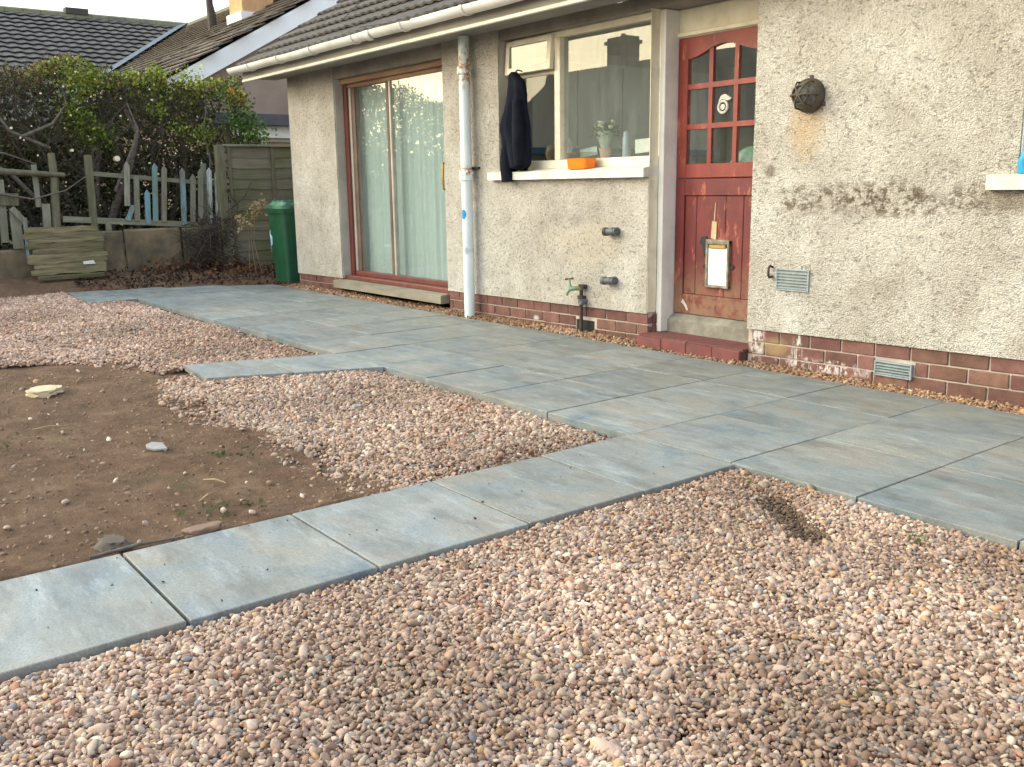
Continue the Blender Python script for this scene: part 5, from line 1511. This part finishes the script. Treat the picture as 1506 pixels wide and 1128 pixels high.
# sawn and snapped twig ends
for i in range(62):
    y = r.uniform(1.0, 5.1); z = r.uniform(0.95, float(htop(y))-0.12)
    c = Vector((-13.36 + r.uniform(-.04, .03), y, z)); ra = r.choice([.006, .007, .009, .011, .013])
    ax = Vector((1, r.uniform(-.6, .2), r.uniform(-.3, .3))).normalized()
    cuts.tube([c - ax*0.02, c + ax*0.012], ra, 7)
for (y, z, ra) in ((3.745, 1.62, .036), (2.35, 1.95, .022), (2.52, 1.98, .016), (3.2, 1.72, .018)):
    c = Vector((-13.36, y, z)); cuts.tube([c - Vector((.1, 0, 0)), c + Vector((.025, -.012, .004))], ra, 10)
cuts.build('cut_ends', M['cut_wood'], hedge)
DG = [(0.040,0.060,0.018), (0.028,0.042,0.014), (0.060,0.078,0.022)]
BR = [(0.075,0.045,0.028), (0.050,0.034,0.024), (0.095,0.060,0.030)]
YG = [(0.19,0.26,0.030), (0.27,0.31,0.045), (0.12,0.18,0.024), (0.33,0.32,0.065)]
RB = [(0.19,0.11,0.055), (0.14,0.085,0.05), (0.23,0.17,0.07), (0.11,0.10,0.04)]
def fill(x0, x1, zlo, zhi_off=0.0, ya=Y0h, yb=Y1h, xbias=1.0):
    def f(rg, n):
        y = rg.uniform(ya, yb, n); t = rg.random(n)**xbias
        x = x1 - t*(x1-x0); z = zlo + rg.random(n)*(htop(y)-zhi_off-zlo)
        return np.stack([x, y, z], 1)
    return f
def crown(ya, yb, thick, spread=0.10):
    def f(rg, n):
        y = rg.uniform(ya, yb, n); x = -13.40 - rg.random(n)*1.0
        z = htop(y) - np.abs(rg.normal(0, thick, n)) + 0.05*rg.random(n) + 0.10*fbm(x*2, y, 2.5, 41, 2)
        return np.stack([x, y, z], 1)
    return f
def clump(cs, sp):
    cs = np.array(cs)
    def f(rg, n):
        k = rg.integers(0, len(cs), n)
        return cs[k] + rg.normal(0, 1, (n, 3))*np.array(sp)
    return f
sets = [leaves(27000, fill(-14.5, -13.40, 0.65, 0.0, xbias=0.8), 0.042, DG + DG[2:] + BR[:2] + [(0.06,0.085,0.022), (0.045,0.065,0.02)], 1),
        leaves(16000, fill(-15.0, -14.3, 0.5, 0.0), 0.085, DG + BR[:1], 2),
        leaves(11000, fill(-15.2, -14.2, 0.5, 0.9), 0.09, DG[:2] + [(0.04,0.033,0.027)], 13),
        leaves(5200, crown(Y0h, 3.1, 0.12), 0.044, RB + BR + YG[2:] + DG[2:], 3),
        leaves(4200, crown(2.9, 5.6, 0.11), 0.048, RB + YG + YG[:2] + DG, 4),
        leaves(520, clump([(-13.5, 3.33, 2.68), (-13.5, 3.55, 2.66), (-13.5, 3.3, 2.50), (-13.45, 3.5, 2.58)], (.10, .09, .06)), 0.046, YG, 5),
        leaves(560, clump([(-13.5, 4.35, 2.74), (-13.5, 4.45, 2.68), (-13.5, 4.75, 2.70), (-13.5, 4.9, 2.66), (-13.5, 4.05, 2.66)], (.10, .085, .07)), 0.050, YG, 6),
        leaves(700, clump([(-13.42, 3.45, 1.95), (-13.42, 3.35, 2.1), (-13.42, 3.6, 1.9), (-13.42, 3.3, 2.25)], (.06, .10, .09)), 0.045, YG[2:3] + DG[2:] + YG[:1], 7),
        leaves(500, clump([(-13.40, 4.35, 2.28), (-13.4, 4.85, 1.9), (-13.4, 5.0, 2.0), (-13.4, 4.6, 2.05)], (.06, .09, .07)), 0.045, YG[:3] + DG[2:], 8),
        leaves(1000, clump([(-13.38, 5.5, 2.35), (-13.35, 5.55, 2.15), (-13.35, 5.5, 1.95), (-13.3, 5.62, 1.93), (-13.35, 5.4, 2.15), (-13.35, 5.7, 2.02), (-13.4, 5.35, 2.5)], (.10, .10, .08)), 0.055, [(0.09,0.17,0.03), (0.13,0.22,0.045), (0.06,0.11,0.025)], 9),
        leaves(220, clump([(-13.4, 5.42, 2.52), (-13.4, 5.52, 2.45)], (.05, .06, .05)), 0.05, [(0.55,0.33,0.06), (0.5,0.45,0.10), (0.45,0.2,0.05)], 10),
        leaves(150, crown(3.3, 5.4, 0.02), 0.05, YG, 12)]
leaf_obj('foliage', sets, hedge)

# brush and leaf litter at the foot of the fence
bp = MB(); r = random.Random(23)
for i in range(330):
    y = r.uniform(4.42, 5.05); z = r.uniform(0.12, 0.80)*(1.05-abs(y-4.8)*0.9) + 0.05; x = -13.05 + r.uniform(-.05, .22)
    d = Vector((r.uniform(-.1, .3), r.uniform(-1, 1), r.uniform(-.9, .9))).normalized()*r.uniform(.10, .32)
    bp.tube([(x, y, z), Vector((x, y, z))+d*0.5+Vector((.01, 0, .02)), Vector((x, y, z))+d], [.007, .005, .003], 4, caps=False)
for pts in ([(-12.9, 5.0, 1.2), (-12.88, 5.15, 1.0), (-12.9, 5.1, .7)], [(-12.92, 5.0, .9), (-12.85, 5.25, 1.12), (-12.85, 5.35, 1.3)], [(-12.92, 4.98, .78), (-12.85, 5.2, .92), (-12.83, 5.3, .88)]):
    bp.tube(pts, [.014, .010, .006], 6)
brush = tag(bp.build('brush_pile', M['twig']), 'tangle of dark cut twigs heaped between the picket fence and the fence panel', 'brush', kind='stuff')
def lit(x0, x1, y0, y1_, zf):
    def f(rg, n):
        x = rg.uniform(x0, x1, n); y = rg.uniform(y0, y1_, n)
        return np.stack([x, y, zf(x, y)+rg.uniform(0, .03, n)], 1)
    return f
sets = [leaves(1700, lit(-13.08, -12.25, 2.9, 5.9, soil_z), 0.045, [(0.065,0.040,0.024), (0.038,0.026,0.019), (0.10,0.060,0.034), (0.028,0.021,0.017)], 31, 0),
        leaves(500, clump([(-12.98, 4.1, .22), (-12.95, 4.6, .2), (-12.9, 5.0, .2), (-12.75, 5.2, .12), (-12.6, 4.9, .08)], (.06, .22, .05)), 0.05, [(0.24,0.11,0.05), (0.17,0.085,0.045), (0.10,0.05,0.03)], 32, 0)]
o = leaf_obj('leaf_litter', sets); tag(o, 'dark brown leaf litter on the soil below the low wall', 'leaf litter', kind='stuff')
o = leaf_obj('dry_weeds', [leaves(130, clump([(-12.0, 5.02, .92), (-12.05, 4.95, .85), (-12.0, 5.1, 1.0), (-12.1, 4.88, .80)], (.04, .06, .05)), 0.05, [(0.42,0.32,0.17), (0.30,0.22,0.11)], 33)])
tag(o, 'tuft of dry brown leaves against the fence panel left of the green bin', 'weeds')
stk = MB()
for i in range(3): stk.tube([(-12.75+0.1*i, 5.2+0.05*i, 0.05), (-12.5+0.08*i, 5.12, 0.5), (-12.05+0.015*i, 4.93+0.05*i, 0.85+0.05*i)], [.005, .004, .003], 5)
WO[o.name] = Vector((0, 0, 0))
stk.build('stems', M['straw'], o)

# ================================================================== NEIGHBOUR'S HOUSE BEHIND THE HEDGE
nbh = thing('neighbour_house', (-22.0, 9.0, 0.0), "neighbour's house with dark tiled roofs and white bargeboard beyond the hedge", 'house')
XG = -16.0
RBY, RBZ = 10.70, 6.0
SL = 0.557
def zB(y): return RBZ - SL*(RBY - y)
gw = MB().prism([(5.95, 0), (15.4, 0), (15.4, zB(5.95)-0.12), (RBY, RBZ-0.12), (5.95, zB(5.95)-0.12)], 'x', XG-0.25, XG-0.02)
gw.build('wall', M['pink_render'], nbh)
vB = Vector((0, 1, SL)).normalized()
dk = MB()
dk.add([(XG+0.13, 4.9, zB(4.9)-.03), (-30, 4.9, zB(4.9)-.03), (-30, RBY, RBZ-.03), (XG+0.13, RBY, RBZ-.03), (XG+0.13, 16.5, zB(4.9)-.03), (-30, 16.5, zB(4.9)-.03)], [(0, 1, 2, 3), (3, 2, 5, 4)])
roofb = dk.build('roof', M['tile_b'], nbh)
tb = tile_mesh('roof_tile', 0.29, 0.37, M['tile_b'], 1, 0.0, 0.022, 2, 0.040)
tile_field(roofb, (XG+0.16-46*0.295, 4.95, zB(4.95)), (1, 0, 0), vB, 46, 20, 0.295, 0.335, tb, jit=0.012, stagger=0.5, seed=5)
MB().prism([(5.3, zB(5.3)-0.06), (5.3, zB(5.3)-0.36), (RBY, RBZ-0.36), (RBY, RBZ-0.06)], 'x', XG+0.09, XG+0.13).build('bargeboard', M['bargeboard'], nbh)
MB().prism([(RBY, RBZ-0.36), (16.1, zB(5.3)-0.36), (16.1, zB(5.3)-0.06), (RBY, RBZ-0.06)], 'x', XG+0.09, XG+0.13).build('bargeboard', M['bargeboard'], nbh)
MB().add([(XG, 5.5, zB(5.5)-.34), (XG+0.09, 5.5, zB(5.5)-.34), (XG+0.09, RBY, RBZ-.34), (XG, RBY, RBZ-.34)], [(0, 1, 2, 3)]).build('soffit', M['white_paint'], nbh)
MB().box(-23.4, XG-0.25, 5.95, 6.15, 0, 3.1).build('wall', M['pink_render'], nbh)
rdb = MB()
for i in range(30): rdb.tube([(XG+0.1-i*0.45, RBY, RBZ-0.02), (XG+0.1-i*0.45-0.445, RBY, RBZ-0.02)], 0.12, 8)
rdb.build('ridge', M['ridge_moss'], nbh)
# cross wing
RAX, RAZ, SA = -30.0, 6.03, 0.42
def zA(x): return RAZ - SA*(x-RAX)
vA = Vector((-1, 0, SA)).normalized()
da = MB()
da.add([(-22.0, 3.1, zA(-22.0)-.03), (-22.0, 16, zA(-22.0)-.03), (RAX, 16, RAZ-.03), (RAX, 3.1, RAZ-.03), (-38, 3.1, zA(-22.0)-.03), (-38, 16, zA(-22)-.03)], [(0, 1, 2, 3), (3, 2, 5, 4)])
roofa = da.build('roof', M['tile_far'], nbh)
ta = tile_mesh('roof_tile', 0.30, 0.46, M['tile_far'], 1, 0.026, 0.022, 6, 0.052)
LA = (RAX+22.0)/-1*sqrt(1+SA*SA)
nrw = 14
orgA = Vector((RAX, 3.1, RAZ)) - vA*(nrw*0.40)
tile_field(roofa, orgA, (0, 1, 0), vA, 30, nrw, 0.30, 0.40, ta, keep=lambda i, j, p: p.z > zB(p.y) - 0.05 or p.y < 4.9, jit=0.004, seed=8)
rda = MB()
for i in range(28): rda.tube([(RAX, 3.1+i*0.45, RAZ-0.01), (RAX, 3.1+i*0.45+0.44, RAZ-0.01)], 0.15, 8)
rda.build('ridge', M['ridge_moss'], nbh)
MB().box(RAX-0.15, RAX+0.15, 7.35, 7.95, RAZ+0.08, RAZ+0.24).build('ridge_vent', M['tile_far'], nbh)
MB().box(-37, -23.4, 3.4, 14, 0, 3.1).build('wall', M['pink_render'], nbh)
# lead valley
p0 = Vector((RAX, RBY-(RBZ-RAZ)/SL, RAZ)); 
def vy(x): return RBY - (RBZ - zA(x))/SL
a0, a1 = Vector((RAX, vy(RAX), RAZ+0.07)), Vector((-23.5, vy(-23.5), zA(-23.5)+0.07))
sv = Vector((0.4, -0.4, 0)); 
MB().add([a0+Vector((.0, -.16, .02)), a1+Vector((.0, -.16, .02)), a1+Vector((0, .12, .10)), a0+Vector((0, .12, .10))], [(0, 1, 2, 3)]).build('valley_flashing', M['lead'], nbh)
ch = MB().box(-19.6, -18.95, 7.95, 8.62, 4.2, 6.9, 0.01).build('chimney', M['chimney'], nbh)
MB().box(-19.65, -18.9, 7.9, 8.67, zB(7.9)-0.02, zB(8.67)-0.22).build('flashing', M['white_paint'], ch)
MB().tube([(-22, 8.50, zB(8.5)-0.1), (-22, 8.50, 5.05), (-22, 8.47, 5.3), (-22, 8.50, 6.1)], [.10, .10, .075, .075], 10).build('vent_pipe', M['iron'], nbh)
# porch edge and window glimpsed above the fence panel
MB().box(-15.9, -15.6, 5.9, 8.4, 2.26, 2.44).build('porch_fascia', M['dark_fascia'], nbh)
MB().box(-15.98, -15.75, 6.35, 8.4, 2.06, 2.255).build('porch_board', M['white_paint'], nbh)
wn_ = MB()
wn_.box(-15.95, -15.90, 6.45, 8.3, 2.0, 2.055); wn_.box(-15.95, -15.90, 6.45, 6.52, 1.2, 2.0); wn_.box(-15.95, -15.9, 6.86, 6.95, 1.2, 2.0)
wn_.box(-15.95, -15.90, 6.45, 8.3, 1.12, 1.2)
nw = wn_.build('window', M['white_paint'], nbh)
MB().box(-15.96, -15.955, 6.52, 6.86, 1.2, 2.0).build('pane', M['glass'], nw)
MB().box(-15.96, -15.955, 6.95, 8.3, 1.2, 2.0).build('blind', M['tan'], nw)

# ================================================================== ACROSS THE GARDEN (mirrored in the windows)
oh = thing('house_across_garden', (-27, -20, 0), 'slate-roofed house across the garden, seen only mirrored in the kitchen window', 'house')
MB().box(-36, -19, -24, -16.6, 0, 3.2).build('wall', M['pink_render'], oh)
MB().prism([(-15.9, 3.1), (-20.3, 6.45), (-24.7, 3.1)], 'x', -36.4, -18.5).build('roof', M['tile_far'], oh)
oc = MB().box(-32.5, -31.3, -20.7, -19.9, 5.6, 7.55).build('chimney', M['pink_render'], oh)
MB().box(-32.6, -31.2, -20.8, -19.8, 7.25, 7.40).build('coping', M['pink_render'], oc)
for x in (-31.9,): MB().lathe([(.12, 0), (.10, .22)], (x, -20.3, 7.5), n=10).build('chimney_pot', M['chimney'], oc)
def crown_blob(c, R):
    def f(rg, n):
        k = rg.integers(0, len(c), n)
        d = rg.normal(0, 1, (n, 3)); d /= np.linalg.norm(d, axis=1)[:, None]
        rad = np.array(R)[k]*rg.random(n)**(1/2.2)
        return np.array(c)[k] + d*rad[:, None]
    return f
gh = thing('garden_hedge', (-15, -8, 0), 'long clipped garden hedge behind the photographer, mirrored in the glass', 'hedge')
def gfill(rg, n):
    x = rg.uniform(-34, 0, n); return np.stack([x, -9.5 + rg.uniform(-.6, .6, n), rg.random(n)*(2.3+0.3*np.sin(x*1.7))], 1)
leaf_obj('foliage', [leaves(22000, gfill, 0.17, DG + BR[:1] + YG[2:3], 71)], gh)
MB().box(-34, 0, -9.7, -9.3, -0.1, 1.7).build('inner_stems', M['twig'], gh)

# ================================================================== SMALL THINGS ON THE SOIL
def rock(name, c, s_, mat, label, cat, rz=0.0, seed=0, tilt=0.0):
    bm = bmesh.new(); bmesh.ops.create_icosphere(bm, subdivisions=3, radius=1)
    q = random.Random(seed); ph = [q.uniform(0, 6) for _ in range(4)]
    for v in bm.verts:
        p = v.co; k = 1 + .13*sin(3*p.x+ph[0]) + .12*sin(4*p.y+ph[1]) + .10*sin(5*p.z+ph[2]) + .05*sin(11*p.x+9*p.y+ph[3])
        p *= k
        p.z = max(-0.7, min(0.62, p.z))
        v.co = Vector((p.x*s_[0], p.y*s_[1], p.z*s_[2]))
    me = bpy.data.meshes.new(name); bm.to_mesh(me); bm.free(); me.materials.append(mat)
    me.polygons.foreach_set('use_smooth', [True]*len(me.polygons)); me.set_sharp_from_angle(angle=radians(28))
    o = bpy.data.objects.new(name, me); link(o, c); o.rotation_euler = (tilt, 0, rz)
    return tag(o, label, cat)
def sz(x, y): return float(soil_z(np.array([x]), np.array([y]))[0])
rock('stone', (-6.37, 1.20, sz(-6.37, 1.2)+0.022), (.115, .095, .032), M['pale_stone'], 'large flat cream stone lying on the bare soil at the left', 'stone', 0.9, 1)
sh = MB().prism([(-0.05, 0.0), (-0.02, 0.05), (0.07, 0.05), (0.055, -0.02), (0.01, -0.055), (-0.03, -0.045)], 'z', 0, 0.008)
sh.v = [(-4.55+x*0.8, 1.32+y*0.8, sz(-4.55, 1.32)+0.018+z-0.16*x) for x, y, z in sh.v]
tag(sh.build('pottery_shard', M['shard']), 'pale grey pottery shard in the middle of the bare soil', 'shard')
rock('stone', (-3.37, 0.80, -0.020), (.080, .050, .036), M['dark_stone'], 'dark grey rounded stone half buried against the near path', 'stone', 0.3, 4)
rock('brick_fragment', (-3.275, 1.09, -0.006), (.03, .075, .022), M['clay'], 'brown broken brick fragment lying along the edge of the near path', 'brick fragment', 0.05, 5)
rock('stone', (-5.75, 2.52-0.6, sz(-5.75, 1.9)+0.01), (.03, .05, .02), M['shard'], 'small white stone on the soil below the short stub of path', 'stone', 0.3, 6)
rock('stone', (-4.66, 2.47, -0.008), (.034, .028, .022), M['shard'], 'white stone lying on the gravel between the two paths', 'stone', 0.3, 7)
rock('stone', (-4.55, 2.12, -0.008), (.034, .026, .018), M['slate'], 'bluish grey stone lying on the gravel between the two paths', 'stone', 0.9, 8)
tw = MB().tube([(-3.27, 0.70, -0.010), (-3.262, 0.86, 0.000), (-3.250, 1.00, -0.004)], [.006, .006, .004], 7)
tag(tw.build('root', M['bark'], smooth=60), 'thin curved root lying along the edge of the near path', 'root')
r = random.Random(41)
for (x, y, a_, L, lb) in ((-3.9, 1.32, 0.5, .12, 'short straight dry stalk on the soil below the gravel edge'), (-3.62, 1.2, 2.3, .13, 'dry twig on the soil pointing at the near path'), (-5.4, 0.95, 1.4, .16, 'dry twig on the left of the bare soil'), (-6.6, 1.45, 2.6, .15, 'dry twig on the soil near the far gravel')):
    z = sz(x, y)+0.014
    tag(MB().tube([(x, y, z), (x+L*.5*cos(a_)+.01, y+L*.5*sin(a_), z+.012), (x+L*cos(a_), y+L*sin(a_), z)], [.004, .004, .002], 5).build('twig', M['straw']), lb, 'twig', 'dry twigs on the soil')
# small weeds
def weeds(rg, n):
    c = np.array([(-5.05, 0.62), (-5.25, 0.75), (-4.9, 0.5), (-4.25, 1.55), (-3.5, 1.25)]); k = rg.integers(0, len(c), n)
    p = c[k] + rg.normal(0, .07, (n, 2)); return np.stack([p[:, 0], p[:, 1], soil_z(p[:, 0], p[:, 1])+0.012], 1)
o = leaf_obj('weeds', [leaves(200, weeds, 0.022, [(0.07,0.09,0.03), (0.10,0.11,0.04)], 81)]); tag(o, 'sparse tiny green weeds on the bare soil', 'weeds', kind='stuff')
def gw_(rg, n):
    c = np.array([(-1.13, 1.92), (-2.40, 3.06), (-1.60, 2.98)]); k = rg.integers(0, len(c), n)
    p = c[k] + rg.normal(0, .022, (n, 2)); return np.stack([p[:, 0], p[:, 1], z1(p[:, 0], p[:, 1])+0.012], 1)
o = leaf_obj('weeds', [leaves(60, gw_, 0.012, [(0.08,0.13,0.03), (0.13,0.17,0.05)], 82)]); tag(o, 'tiny green weed tufts in the foreground gravel', 'weeds', kind='stuff')
